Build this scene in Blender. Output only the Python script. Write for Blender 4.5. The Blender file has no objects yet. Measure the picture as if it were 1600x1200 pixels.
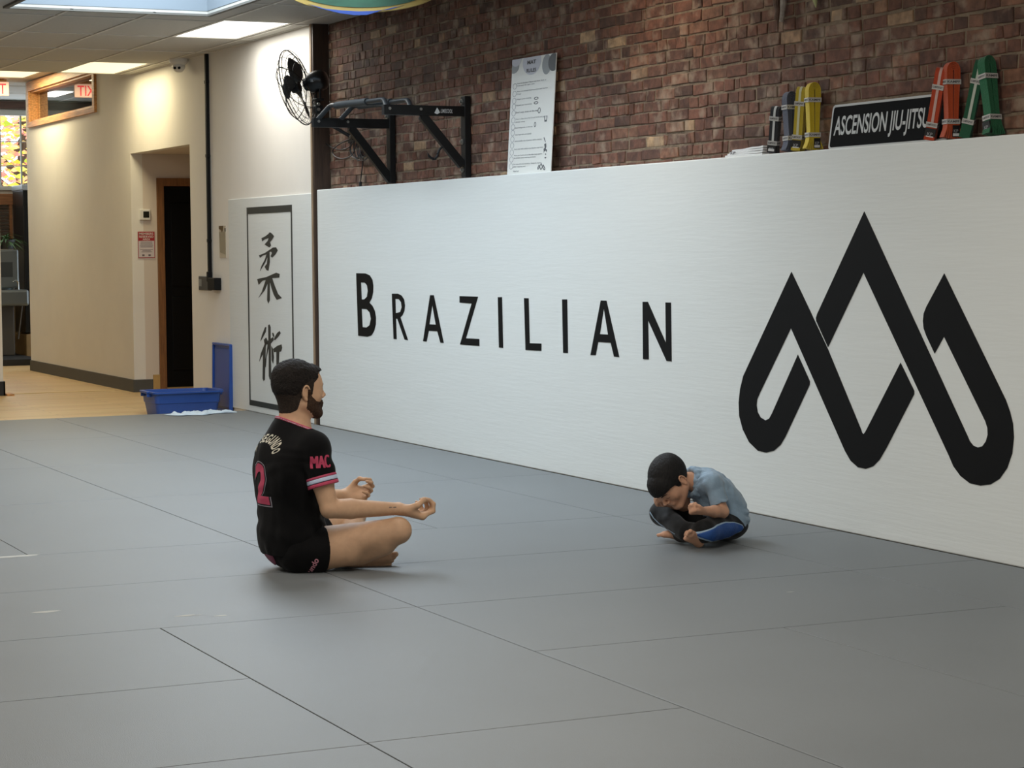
import bpy, bmesh, math, random
import numpy as np
from mathutils import Vector, Matrix, noise
random.seed(7)
S = bpy.context.scene
COL = S.collection
PI = math.pi
# ---------------------------------------------------------------- camera
CAM = np.array([0.0, 0.0, 1.36])
FPX = 3382.68
R_ = np.array([0.42676722, 0.90433071, -0.00746369])
U_ = np.array([-0.05332712, 0.03340279, 0.99801827])
F_ = np.array([-0.90278788, 0.42552347, -0.06248057])
cd = bpy.data.cameras.new('camera')
cd.sensor_width = 36.0
cd.lens = FPX / 1600 * 36
cd.clip_end = 200
cam = bpy.data.objects.new('camera', cd)
COL.objects.link(cam)
cam.matrix_world = Matrix(((R_[0], U_[0], -F_[0], CAM[0]), (R_[1], U_[1], -F_[1], CAM[1]), (R_[2], U_[2], -F_[2], CAM[2]), (0, 0, 0, 1)))
S.camera = cam
S.view_settings.view_transform = 'Standard'
S.view_settings.look = 'None'
S.view_settings.exposure = 0.22
S.view_settings.gamma = 1.0
S.view_settings.use_curve_mapping = False
# ---------------------------------------------------------------- world and lights
W = bpy.data.worlds.new('world'); S.world = W; W.use_nodes = True
bg = W.node_tree.nodes['Background']
bg.inputs[0].default_value = (0.72, 0.86, 1.0, 1)
bg.inputs[1].default_value = 3.4
def area(name, loc, size, power, color, rot=(0, 0, 0), spread=180):
    l = bpy.data.lights.new(name, 'AREA'); l.shape = 'RECTANGLE'
    l.size, l.size_y = size; l.energy = power; l.color = color; l.spread = math.radians(spread)
    o = bpy.data.objects.new(name, l); COL.objects.link(o); o.location = loc; o.rotation_euler = rot
    return o
SKY = (0.80, 0.91, 1.0)
NEUT = (1.0, 0.93, 0.83)
WARM = (1.0, 0.80, 0.52)
# daylight coming down through the long skylight
area('skylight_daylight', (-12.6, 4.12, 3.86), (5.6, 1.40), 190, SKY)
# unseen lamps added below the ceiling to brighten the gym floor and pad
for (x, y, p) in ((-16.5, 1.6, 40), (-13.0, 0.6, 52), (-9.5, 0.6, 56), (-5.0, 2.2, 58), (-6.6, 3.3, 42), (-1.5, 1.0, 24), (-9.5, -3.0, 34), (-4.0, -3.0, 28)):
    area('unseen_ceiling_light', (x, y, 3.06), (1.2, 0.6), p, NEUT)
area('unseen_ceiling_light', (-10.4, 5.25, 3.06), (0.6, 0.5), 9, (1.0, 0.82, 0.62))
area('front_fill_light', (3.2, -1.0, 1.7), (6.0, 2.2), 60, (0.85, 0.92, 1.0), (PI/2, 0, PI/2))  # unseen fill light added behind the camera, no window is modelled there
# ---------------------------------------------------------------- helpers
def ray(px, py): return F_ + R_ * (px - 800) / FPX - U_ * (py - 600) / FPX
def hit(px, py, ax, v):
    d = ray(px, py); t = (v - CAM[ax]) / d[ax]
    return Vector(CAM + d * t)
def atd(px, py, depth): return Vector(CAM + ray(px, py) * depth)
def lin(c):
    if isinstance(c, str):
        c = [int(c[i:i+2], 16) / 255 for i in (0, 2, 4)]
    return tuple(((v / 12.92) if v <= 0.04045 else ((v + 0.055) / 1.055) ** 2.4) for v in c)
MATS = {}
def mat(name, color, rough=0.6, metal=0.0, bump=0.0, bscale=60.0, var=0.0, vscale=8.0, spec=0.5, stretch=None, emit=None, estr=0.0, sheen=0.0, sss=0.0):
    if name in MATS: return MATS[name]
    m = bpy.data.materials.new(name); m.use_nodes = True
    nt = m.node_tree; b = nt.nodes['Principled BSDF']
    c = lin(color) if isinstance(color, str) else color
    b.inputs['Base Color'].default_value = (*c, 1)
    b.inputs['Roughness'].default_value = rough
    b.inputs['Metallic'].default_value = metal
    b.inputs['Specular IOR Level'].default_value = spec
    if sheen: b.inputs['Sheen Weight'].default_value = sheen
    if sss:
        b.inputs['Subsurface Weight'].default_value = sss
        b.inputs['Subsurface Radius'].default_value = (0.012, 0.004, 0.002)
        b.inputs['Subsurface Scale'].default_value = 1.0
    tc = nt.nodes.new('ShaderNodeTexCoord'); mp = nt.nodes.new('ShaderNodeMapping')
    nt.links.new(tc.outputs['Object'], mp.inputs[0])
    if stretch: mp.inputs['Scale'].default_value = stretch
    if var:
        n = nt.nodes.new('ShaderNodeTexNoise'); n.inputs['Scale'].default_value = vscale; n.inputs['Detail'].default_value = 5
        nt.links.new(mp.outputs[0], n.inputs['Vector'])
        mx = nt.nodes.new('ShaderNodeMix'); mx.data_type = 'RGBA'
        mx.inputs[6].default_value = (*[v * (1 - var) for v in c], 1); mx.inputs[7].default_value = (*[min(1, v * (1 + var)) for v in c], 1)
        mr = nt.nodes.new('ShaderNodeMapRange'); mr.inputs[1].default_value = 0.3; mr.inputs[2].default_value = 0.7
        nt.links.new(n.outputs[0], mr.inputs[0]); nt.links.new(mr.outputs[0], mx.inputs[0])
        nt.links.new(mx.outputs[2], b.inputs['Base Color'])
    if bump:
        n = nt.nodes.new('ShaderNodeTexNoise'); n.inputs['Scale'].default_value = bscale; n.inputs['Detail'].default_value = 4
        nt.links.new(mp.outputs[0], n.inputs['Vector'])
        bp = nt.nodes.new('ShaderNodeBump'); bp.inputs['Strength'].default_value = bump; bp.inputs['Distance'].default_value = 0.01
        nt.links.new(n.outputs[0], bp.inputs['Height']); nt.links.new(bp.outputs[0], b.inputs['Normal'])
    if emit:
        b.inputs['Emission Color'].default_value = (*emit, 1); b.inputs['Emission Strength'].default_value = estr
    MATS[name] = m
    return m
def link(name, me, m, parent=None):
    o = bpy.data.objects.new(name, me); COL.objects.link(o)
    if m is not None:
        for mm in (m if isinstance(m, (list, tuple)) else [m]): me.materials.append(mm)
    if parent is not None: o.parent = parent
    return o
def smooth(me, angle=40):
    me.polygons.foreach_set('use_smooth', [True] * len(me.polygons))
    try: me.set_sharp_from_angle(angle=math.radians(angle))
    except Exception: pass
class MB:
    def __init__(s): s.bm = bmesh.new()
    def box(s, lo, hi, bev=0.0, mtx=None, mi=0):
        r = bmesh.ops.create_cube(s.bm, size=1.0)
        c = [(a + b) / 2 for a, b in zip(lo, hi)]; d = [max(abs(b - a), 1e-5) for a, b in zip(lo, hi)]
        M = Matrix.Translation(c) @ Matrix.Diagonal((*d, 1))
        bmesh.ops.transform(s.bm, matrix=M, verts=r['verts'])
        vs = r['verts']
        if bev > 0:
            es = list({e for v in vs for e in v.link_edges})
            rr = bmesh.ops.bevel(s.bm, geom=es, offset=bev, segments=2, affect='EDGES', profile=0.5)
            vs = list({v for f in rr['faces'] for v in f.verts} | {v for v in vs if v.is_valid})
        if mtx is not None: bmesh.ops.transform(s.bm, matrix=mtx, verts=vs)
        if mi:
            for f in {f for v in vs for f in v.link_faces}: f.material_index = mi
        return vs
    def tube(s, pts, r, seg=10, cap=True, closed=False):
        pts = [Vector(p) for p in pts]; n = len(pts)
        rs = r if isinstance(r, (list, tuple)) else [r] * n
        rings = []; prev = None
        for i, p in enumerate(pts):
            if closed: t = (pts[(i + 1) % n] - pts[i - 1]).normalized()
            else: t = (pts[min(i + 1, n - 1)] - pts[max(i - 1, 0)]).normalized()
            if prev is None:
                a = Vector((0, 0, 1)) if abs(t.z) < 0.9 else Vector((1, 0, 0))
                x = t.cross(a).normalized()
            else: x = (prev - t * prev.dot(t)).normalized()
            prev = x; y = t.cross(x)
            rings.append([s.bm.verts.new(p + (x * math.cos(k * 2 * PI / seg) + y * math.sin(k * 2 * PI / seg)) * rs[i]) for k in range(seg)])
        m = n if closed else n - 1
        for i in range(m):
            A, B = rings[i], rings[(i + 1) % n]
            for k in range(seg): s.bm.faces.new((A[k], A[(k + 1) % seg], B[(k + 1) % seg], B[k]))
        if cap and not closed:
            s.bm.faces.new(rings[0][::-1]); s.bm.faces.new(rings[-1])
    def lathe(s, prof, mtx=None, seg=24):
        rings = []
        new = []
        for (r, z) in prof:
            if r < 1e-6: v = [s.bm.verts.new((0, 0, z))]
            else: v = [s.bm.verts.new((r * math.cos(k * 2 * PI / seg), r * math.sin(k * 2 * PI / seg), z)) for k in range(seg)]
            rings.append(v); new += v
        for A, B in zip(rings[:-1], rings[1:]):
            for k in range(seg):
                k2 = (k + 1) % seg
                if len(A) == 1 and len(B) == 1: continue
                if len(A) == 1: s.bm.faces.new((A[0], B[k2], B[k]))
                elif len(B) == 1: s.bm.faces.new((A[k], A[k2], B[0]))
                else: s.bm.faces.new((A[k], A[k2], B[k2], B[k]))
        if mtx is not None: bmesh.ops.transform(s.bm, matrix=mtx, verts=new)
    def poly(s, pts, mi=0):
        f = s.bm.faces.new([s.bm.verts.new(p) for p in pts]); f.material_index = mi
    def prism(s, pts, off, mi=0):
        pts = [Vector(p) for p in pts]; off = Vector(off)
        a = [s.bm.verts.new(p) for p in pts]; b = [s.bm.verts.new(p + off) for p in pts]
        n = len(pts); fs = [s.bm.faces.new(a[::-1]), s.bm.faces.new(b)]
        for k in range(n): fs.append(s.bm.faces.new((a[k], a[(k + 1) % n], b[(k + 1) % n], b[k])))
        for f in fs: f.material_index = mi
    def build(s, name, m, parent=None, sm=False, ang=40):
        bmesh.ops.recalc_face_normals(s.bm, faces=s.bm.faces)
        me = bpy.data.meshes.new(name); s.bm.to_mesh(me); s.bm.free()
        if sm: smooth(me, ang)
        return link(name, me, m, parent)
def tag(o, label, cat, group=None):
    o['label'] = label; o['category'] = cat
    if group: o['group'] = group
    return o
def struct(o, label=None, cat=None):
    o['kind'] = 'structure'
    if label: o['label'] = label
    if cat: o['category'] = cat
    return o
def thing(name, label, cat, loc=(0, 0, 0), rot=(0, 0, 0), group=None):
    o = bpy.data.objects.new(name, None); COL.objects.link(o); o.location = loc; o.rotation_euler = rot
    o.empty_display_size = 0.1
    return tag(o, label, cat, group)
def box_obj(name, lo, hi, m, parent=None, bev=0.0):
    b = MB(); b.box(lo, hi, bev); return b.build(name, m, parent)
def to_local(o, parent):
    """keep world position of a mesh built in world coordinates while parenting it to a placed empty"""
    bpy.context.view_layer.update()
    o.parent = parent; o.matrix_parent_inverse = parent.matrix_world.inverted()
def curve_mesh(cu):
    t = bpy.data.objects.new('tmp', cu); COL.objects.link(t)
    dg = bpy.context.evaluated_depsgraph_get()
    me = bpy.data.meshes.new_from_object(t.evaluated_get(dg)); bpy.data.objects.remove(t)
    return me
def shape_mesh(loops, thick=0.001):
    """flat filled shape with holes from closed 2D loops"""
    cu = bpy.data.curves.new('shape', 'CURVE'); cu.dimensions = '2D'; cu.fill_mode = 'BOTH'; cu.extrude = thick
    for lp in loops:
        sp = cu.splines.new('POLY'); sp.points.add(len(lp) - 1); sp.use_cyclic_u = True
        for i, p in enumerate(lp): sp.points[i].co = (p[0], p[1], 0, 1)
    return curve_mesh(cu)
def text_mesh(s, size=1.0, thick=0.0005, bold=0.0, space=1.0, align='CENTER', shear=0):
    cu = bpy.data.curves.new('text', 'FONT'); cu.body = s; cu.size = size; cu.extrude = thick; cu.offset = bold
    cu.space_character = space; cu.align_x = align; cu.align_y = 'CENTER'; cu.shear = shear
    return curve_mesh(cu)
def frame(o, x, y, z):
    """matrix with columns x,y,z axes at origin o"""
    x, y, z, o = Vector(x), Vector(y), Vector(z), Vector(o)
    return Matrix(((x[0], y[0], z[0], o[0]), (x[1], y[1], z[1], o[1]), (x[2], y[2], z[2], o[2]), (0, 0, 0, 1)))
def fit_text(s, w, h, M, bold=0.0, thick=0.0005, space=1.0, shear=0):
    """text mesh scaled to w x h, centred, placed by matrix M"""
    me = text_mesh(s, 1.0, 0, bold, space, shear=shear)
    co = np.empty(len(me.vertices) * 3); me.vertices.foreach_get('co', co); co = co.reshape(-1, 3)
    lo, hi = co.min(0), co.max(0)
    co[:, 0] = (co[:, 0] - (lo[0] + hi[0]) / 2) * w / (hi[0] - lo[0])
    co[:, 1] = (co[:, 1] - (lo[1] + hi[1]) / 2) * h / (hi[1] - lo[1])
    me.vertices.foreach_set('co', co.ravel()); me.transform(M)
    return me
def join(meshes):
    bm = bmesh.new()
    for me in meshes: bm.from_mesh(me)
    me = bpy.data.meshes.new('joined'); bm.to_mesh(me); bm.free(); return me
# ================================================================ the setting
YW, YB, ZC = 5.81, 5.93, 3.10
m_white = mat('white_paint', 'dedad2', 0.7, bump=0.08, bscale=90, var=0.02, vscale=3)
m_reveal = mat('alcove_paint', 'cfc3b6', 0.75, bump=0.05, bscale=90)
m_pad = mat('padding_vinyl', 'd3d6d3', 0.6, bump=0.10, bscale=9, stretch=(0.5, 1, 7), var=0.015, vscale=2, spec=0.3)
m_black = mat('black_print', '0b0b0b', 0.7, spec=0.15)
m_base = mat('grey_rubber_baseboard', '4b4a46', 0.6)
m_wood = mat('honey_wood', 'c08c56', 0.5, bump=0.1, bscale=30, var=0.35, vscale=14, stretch=(0.3, 3, 6))
m_woodz = mat('brown_door_wood', '7a512c', 0.5, var=0.3, vscale=14, stretch=(6, 6, 0.4))
m_post = mat('dark_post_wood', '3a2a1f', 0.6, var=0.35, vscale=10, stretch=(6, 6, 0.5))
m_postl = mat('light_post_wood', '8a745c', 0.6, var=0.3, vscale=10, stretch=(6, 6, 0.5))
m_tile = mat('ceiling_tile', 'b9b6ae', 0.9, bump=0.3, bscale=220, var=0.03, vscale=30)
m_bar = mat('ceiling_bar', 'cfccc4', 0.6)
m_matfl = mat('mat_vinyl', '65696b', 0.5, bump=0.12, bscale=240, var=0.035, vscale=1.6, spec=0.45)

# wooden floor under everything (planks)
def plank_mat():
    m = bpy.data.materials.new('light_plank_floor'); m.use_nodes = True; nt = m.node_tree; b = nt.nodes['Principled BSDF']
    tc = nt.nodes.new('ShaderNodeTexCoord'); br = nt.nodes.new('ShaderNodeTexBrick'); br.offset = 0.4
    mp = nt.nodes.new('ShaderNodeMapping'); mp.inputs['Rotation'].default_value = (0, 0, PI / 2)
    nt.links.new(tc.outputs['Object'], mp.inputs[0]); nt.links.new(mp.outputs[0], br.inputs['Vector'])
    br.inputs['Color1'].default_value = (*lin('e0c08c'), 1); br.inputs['Color2'].default_value = (*lin('d2ae78'), 1); br.inputs['Mortar'].default_value = (*lin('7d6142'), 1)
    br.inputs['Scale'].default_value = 1; br.inputs['Mortar Size'].default_value = 0.002; br.inputs['Brick Width'].default_value = 1.3; br.inputs['Row Height'].default_value = 0.12
    n = nt.nodes.new('ShaderNodeTexNoise'); n.inputs['Scale'].default_value = 6; n.inputs['Detail'].default_value = 6
    mp2 = nt.nodes.new('ShaderNodeMapping'); mp2.inputs['Scale'].default_value = (8, 1, 1)
    nt.links.new(tc.outputs['Object'], mp2.inputs[0]); nt.links.new(mp2.outputs[0], n.inputs['Vector'])
    mx = nt.nodes.new('ShaderNodeMix'); mx.data_type = 'RGBA'; mx.blend_type = 'MULTIPLY'; mx.inputs[0].default_value = 0.35
    nt.links.new(br.outputs['Color'], mx.inputs[6]); nt.links.new(n.outputs['Color'], mx.inputs[7]); nt.links.new(mx.outputs[2], b.inputs['Base Color'])
    b.inputs['Roughness'].default_value = 0.4
    return m
struct(box_obj('floor', (-29, -9.2, -0.15), (4, 9, -0.05), plank_mat()))
struct(box_obj('floor_seam_dark', (-17.59, -2.94, -0.0498), (-3.42, 5.795, -0.0485), mat('seam_shade_black', '101010', 0.9)))  # black sheet added below the mats, stands in for shade in the seams
# grey mats 1 x 2 m laid in the pattern the seams show
XS = [-17.6, -15.6, -13.61, -11.66, -9.66, -8.64, -7.56, -6.53, -5.52]
YS = [-2.9, -1.9, -0.88, 0.13, 1.14, 2.15, 3.155, 4.145, 5.13]
mats = []
for j in range(len(YS)):
    y1 = YS[j + 1] if j + 1 < len(YS) else 5.80
    for i in range(4): mats.append((XS[i], YS[j], XS[i + 1], y1))
for k, x in enumerate((-9.66, -8.64)):                      # two rows running across
    ys = [-2.95, -0.9, 1.12 , 3.155, 5.13, 5.80]
    for a, b in zip(ys[:-1], ys[1:]): mats.append((x, a, XS[5 + k], b))
mats += [(-7.56, 2.15, -5.52, 3.155), (-7.56, 3.155, -6.53, 5.13), (-7.56, 5.13, -5.52, 5.80), (-6.53, 3.155, -4.47, 4.145), (-6.53, 4.145, -4.47, 5.13),
         (-5.52, 2.15, -3.4, 3.155), (-5.52, 5.13, -3.4, 5.80), (-7.56, 0.1, -6.53, 2.15), (-6.53, 0.1, -5.5, 2.15), (-5.5, 0.1, -4.45, 2.15)]
def mat_label(x0, y0, x1, y1):
    if x0 == -9.66 and y0 == 3.155: return "grey floor mat under the man's crossed legs, its long side reaching towards the boy", None
    if x0 == -8.64 and y0 == 3.155: return "grey floor mat on the camera side of the man's knee, between man and boy", None
    if x0 == -9.66 and y0 == 1.12: return "grey floor mat under the seated man's hips and behind his back", None
    if x0 == -8.64 and y0 == 1.12: return "grey floor mat on the camera side of the seated man's back", None
    if x0 == -9.66 and y0 == 5.13: return 'narrow grey floor mat strip behind the crouching boy along the white pad', None
    if x0 == -8.64 and y0 == 5.13: return 'narrow grey floor mat strip right of the crouching boy along the white pad', None
    if x0 == -7.56 and y0 == 2.15: return 'large grey floor mat in the bottom centre foreground', None
    if x0 == -7.56 and y0 == 0.1: return 'grey floor mat in the bottom left corner of the photo', None
    if x0 == -6.53 and y0 == 4.145: return 'grey floor mat at the right edge below the logo', None
    return 'smooth grey floor mat, one of many laid edge to edge over the gym floor', 'grey mats covering the gym floor'
for (x0, y0, x1, y1) in mats:
    b = MB(); g = 0.0022
    b.box((x0 + g, y0 + g, -0.048), (x1 - g, y1 - g, 0.0), 0.0018)
    o = b.build('floor_mat', m_matfl)
    lb, gr = mat_label(x0, y0, x1, y1)
    tag(o, lb, 'mat', gr)

# right wall: painted part with the alcove, brick part
ZT = 3.5
alc0, alc1, alcz = -21.2, -19.18, 2.33
wb = MB()
wb.box((alc1, YW, -0.05), (-15.92, YW + 0.12, ZT))
wb.box((alc0, YW, alcz), (alc1, YW + 0.12, ZT))
# hall wall with the long interior window high up
wx0, wx1, wz0, wz1 = -25.5, -22.55, 2.88, 3.24
wb.box((-25.77, YW, -0.05), (wx0, YW + 0.12, ZT)); wb.box((wx1, YW, -0.05), (alc0, YW + 0.12, ZT))
wb.box((wx0, YW, -0.05), (wx1, YW + 0.12, wz0)); wb.box((wx0, YW, wz1), (wx1, YW + 0.12, ZT))
struct(wb.build('wall_right', m_white))
ab = MB()   # alcove: far reveal with the door, soffit, back, near reveal
ab.box((alc0 - 0.1, YW + 0.12, -0.05), (alc0, 6.07, alcz + 0.1)); ab.box((alc0 - 0.1, 6.07, 2.07), (alc0, 6.95, alcz + 0.1)); ab.box((alc0 - 0.1, 6.95, -0.05), (alc0, 7.2, alcz + 0.1))
ab.box((alc0 - 0.1, YW + 0.12, alcz), (alc1, 7.2, alcz + 0.1)); ab.box((alc0 - 0.1, 7.1, -0.05), (alc1, 7.2, alcz + 0.1)); ab.box((alc1, YW + 0.12, -0.05), (alc1 + 0.1, 7.2, alcz + 0.1))
struct(ab.build('wall_alcove', m_reveal))
# door in the alcove
dr = struct(bpy.data.objects.new('door_1', None), 'black panelled door in a brown wooden frame inside the alcove'); COL.objects.link(dr); dr.location = (alc0, 6.5, -0.05)
b = MB(); b.box((0.001, -0.43, 0), (0.025, -0.36, 2.14)); b.box((0.001, 0.38, 0), (0.025, 0.45, 2.14)); b.box((0.001, -0.36, 2.06), (0.025, 0.38, 2.14)); b.box((-0.099, -0.429, 0), (0.001, -0.36, 2.119)); b.box((-0.099, 0.38, 0), (0.001, 0.449, 2.119)); b.box((-0.099, -0.36, 2.06), (0.001, 0.38, 2.119))
b.build('door_frame', m_woodz, dr)
b = MB(); b.box((-0.085, -0.36, 0.02), (-0.045, 0.38, 2.06), 0.003)
for z0, z1 in ((0.2, 0.95), (1.05, 1.9)):
    for y0, y1 in ((-0.28, -0.03), (0.05, 0.30)): b.box((-0.05, y0, z0), (-0.038, y1, z1), 0.01)
b.build('door_leaf', mat('black_door_paint', '050506', 0.6, spec=0.15), dr)
b = MB(); b.box((-0.09, -0.36, 0), (0.35, 0.38, 0.035), 0.004); b.build('threshold', mat('threshold_wood', 'a98a58', 0.5, var=0.2), dr)
b = MB(); b.box((0.0, -0.50, 0.0), (0.02, -0.425, 0.17), 0.003); b.build('plinth_block', mat('plinth_wood', 'b08f58', 0.5, var=0.15), dr)

# dark wooden post at the end of the brick
b = MB(); b.box((-15.92, YW - 0.01, -0.05), (-15.86, YB, 3.1)); struct(b.build('trim_1', m_post), 'dark wooden corner board between the white wall and the brick')
b = MB(); b.box((-15.925, YW - 0.016, -0.05), (-15.89, YW - 0.01, 3.1)); struct(b.build('trim_2', m_postl), 'lighter worn edge strip of the corner board')

# brick wall: every brick modelled, colour varying per brick
def brick_mat():
    m = bpy.data.materials.new('old_red_brick'); m.use_nodes = True; nt = m.node_tree; b = nt.nodes['Principled BSDF']
    ge = nt.nodes.new('ShaderNodeNewGeometry'); cr = nt.nodes.new('ShaderNodeValToRGB')
    e = cr.color_ramp.elements; e[0].color = (*lin('523c32'), 1); e[1].color = (*lin('b09474'), 1); e[1].position = 1.0
    for p, c in ((0.2, '604236'), (0.45, '6c4839'), (0.62, '785040'), (0.8, '66493b'), (0.965, '86604c'), (0.99, 'a08468')):
        q = e.new(p); q.color = (*lin(c), 1)
    nt.links.new(ge.outputs['Random Per Island'], cr.inputs[0])
    tc = nt.nodes.new('ShaderNodeTexCoord'); n = nt.nodes.new('ShaderNodeTexNoise'); n.inputs['Scale'].default_value = 22; n.inputs['Detail'].default_value = 8
    nt.links.new(tc.outputs['Object'], n.inputs['Vector'])
    r2 = nt.nodes.new('ShaderNodeValToRGB'); r2.color_ramp.elements[0].position = 0.35; r2.color_ramp.elements[1].position = 0.72
    r2.color_ramp.elements[0].color = (0.54, 0.53, 0.52, 1); r2.color_ramp.elements[1].color = (1.14, 1.12, 1.08, 1)
    nt.links.new(n.outputs[0], r2.inputs[0])
    mx = nt.nodes.new('ShaderNodeMix'); mx.data_type = 'RGBA'; mx.blend_type = 'MULTIPLY'; mx.inputs[0].default_value = 1
    nt.links.new(cr.outputs[0], mx.inputs[6]); nt.links.new(r2.outputs[0], mx.inputs[7])
    n3 = nt.nodes.new('ShaderNodeTexNoise'); n3.inputs['Scale'].default_value = 9; n3.inputs['Detail'].default_value = 7
    nt.links.new(tc.outputs['Object'], n3.inputs['Vector'])
    r3 = nt.nodes.new('ShaderNodeValToRGB'); r3.color_ramp.elements[0].position = 0.53; r3.color_ramp.elements[1].position = 0.70
    nt.links.new(n3.outputs[0], r3.inputs[0])
    m2 = nt.nodes.new('ShaderNodeMix'); m2.data_type = 'RGBA'; m2.inputs[7].default_value = (*lin('9d8c79'), 1)
    sc = nt.nodes.new('ShaderNodeMath'); sc.operation = 'MULTIPLY'; sc.inputs[1].default_value = 0.6
    nt.links.new(r3.outputs[0], sc.inputs[0]); nt.links.new(sc.outputs[0], m2.inputs[0]); nt.links.new(mx.outputs[2], m2.inputs[6])
    nt.links.new(m2.outputs[2], b.inputs['Base Color'])
    bp = nt.nodes.new('ShaderNodeBump'); bp.inputs['Strength'].default_value = 0.6; bp.inputs['Distance'].default_value = 0.006
    nt.links.new(n.outputs[0], bp.inputs['Height']); nt.links.new(bp.outputs[0], b.inputs['Normal'])
    b.inputs['Roughness'].default_value = 0.85
    return m
rb = random.Random(3)
verts = []; faces = []
z = 1.66; row = 0
while z < ZC + 0.02:
    x = -15.86 - rb.random() * 0.1
    head_row = (row % 5 == 2)
    rz = lambda: rb.uniform(-0.0045, 0.0045)
    while x < -4.4:
        k = rb.random()
        L = rb.uniform(0.088, 0.104) if (head_row or k < 0.34) else rb.uniform(0.185, 0.212)
        if k > 0.90: L = rb.uniform(0.03, 0.055)
        m_ = rb.uniform(0.006, 0.012); h = 0.0560
        x0, x1 = max(x, -15.86), x + L
        if x1 > -15.8:
            yo = YB - rb.uniform(-0.002, 0.006); c = 0.0035; yb = YB + 0.03; i = len(verts)
            zz = z + 0.004 * math.sin(x * 2.1 + row)
            P = [(x0 + rz(), yo + c, zz + rz()), (x1 + rz(), yo + c, zz + rz()), (x1 + rz(), yo + c, zz + h + rz()), (x0 + rz(), yo + c, zz + h + rz())]
            I = [(p[0] + (c if q in (0, 3) else -c), yo + rb.uniform(-0.0015, 0.0015), p[2] + (c if q < 2 else -c)) for q, p in enumerate(P)]
            verts += [(p[0], yb, p[2]) for p in P] + P + I
            for q in range(4):
                q2 = (q + 1) % 4
                faces.append((i + q, i + q2, i + 4 + q2, i + 4 + q)); faces.append((i + 4 + q, i + 4 + q2, i + 8 + q2, i + 8 + q))
            faces.append((i + 8, i + 9, i + 10, i + 11))
        x = x1 + m_
    z += 0.0655; row += 1
me = bpy.data.meshes.new('wall_brick'); me.from_pydata(verts, [], faces)
bmm = bmesh.new(); bmm.from_mesh(me); bmesh.ops.recalc_face_normals(bmm, faces=bmm.faces); bmm.to_mesh(me); bmm.free()
wbk = link('wall_brick', me, brick_mat()); struct(wbk, 'old red brick wall above the white pad')
b = MB(); b.box((-15.86, YB + 0.004, -0.05), (4, YB + 0.2, ZT))
struct(b.build('wall_brick_mortar', mat('lime_mortar', '776856', 0.95, bump=0.9, bscale=45, var=0.25, vscale=12), wbk))

# ceilings with openings
def grid_ceiling(name, z, x0, x1, y0, y1, holes, xb, yb, mt, thick=0.02):
    xs = sorted(set([x0, x1] + [v for h in holes for v in (h[0], h[2]) if x0 < v < x1])); ys = sorted(set([y0, y1] + [v for h in holes for v in (h[1], h[3]) if y0 < v < y1]))
    b = MB()
    for a, c in zip(xs[:-1], xs[1:]):
        for d, e in zip(ys[:-1], ys[1:]):
            mx, my = (a + c) / 2, (d + e) / 2
            if any(h[0] < mx < h[2] and h[1] < my < h[3] for h in holes): continue
            b.box((a, d, z), (c, e, z + thick))
    o = struct(b.build(name, mt))
    g = MB()
    def clear(px, py): return not any(h[0] - 0.005 < px < h[2] + 0.005 and h[1] - 0.005 < py < h[3] + 0.005 for h in holes)
    for X in xb:
        ys2 = sorted(set([y0, y1] + [v for h in holes for v in (h[1], h[3])]))
        for d, e in zip(ys2[:-1], ys2[1:]):
            if clear(X, (d + e) / 2) and x0 < X < x1: g.box((X - 0.012, d, z - 0.006), (X + 0.012, e, z))
    for Y in yb:
        xs2 = sorted(set([x0, x1] + [v for h in holes for v in (h[0], h[2])]))
        for d, e in zip(xs2[:-1], xs2[1:]):
            if clear((d + e) / 2, Y) and y0 < Y < y1: g.box((d, Y - 0.012, z - 0.006), (e, Y + 0.012, z))
    gb = struct(g.build('ceiling_grid', m_bar, o)); return o
SKYH = (-15.5, 3.39, -9.8, 4.85)
LT1 = (-17.24, 5.085, -15.87, 5.65); LT2 = (-21.04, 5.05, -19.74, 5.63)
grid_ceiling('ceiling', ZC, -21.05, 4, -9, 6.1, [SKYH, LT1, LT2], [-21.02 + 1.265 * k for k in range(1, 19)], [5.67, 5.07] + [4.45 - 0.61 * k for k in range(22)], m_tile)
struct(box_obj('ceiling_step', (-21.09, -9, ZC + 0.02), (-21.05, 6.1, ZT), m_tile))
LT3 = (-25.08, 5.05, -23.85, 5.645)
LT4 = (-27.9, 5.10, -26.85, 5.62)
grid_ceiling('ceiling_hall', 3.36, -29.0, -21.05, 2.5, 9, [LT3, LT4], [-21.4 - 1.22 * k for k in range(6)], [5.46 - 0.61 * k for k in range(5)], m_tile)
# skylight shaft
b = MB(); x0, y0, x1, y1 = SKYH; t = 0.04; zt = 3.9
e_ = 0.004
b.box((x0 - t, y0 - t, ZC + .021), (x0 + e_, y1 + t, zt)); b.box((x1 - e_, y0 - t, ZC + .021), (x1 + t, y1 + t, zt)); b.box((x0 + e_, y0 - t, ZC + .021), (x1 - e_, y0 + e_, zt)); b.box((x0 + e_, y1 - e_, ZC + .021), (x1 - e_, y1 + t, zt))
struct(b.build('ceiling_skylight_shaft', mat('shaft_paint', '767f86', 0.8)))
b = MB(); w = 0.035
b.box((x0 - w, y0 - w, ZC - 0.016), (x0, y1 + w, ZC)); b.box((x0, y1, ZC - 0.016), (x1, y1 + w, ZC)); b.box((x0, y0 - w, ZC - 0.016), (x1, y0, ZC))
struct(b.build('trim_3', mat('skylight_trim', '625f58', 0.7)), 'pale trim around the skylight opening')
# wall angle at the top of the right wall
b = MB(); b.box((-21.05, YW - 0.02, ZC - 0.004), (-15.92, YW, ZC)); struct(b.build('trim_4', m_bar))

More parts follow.
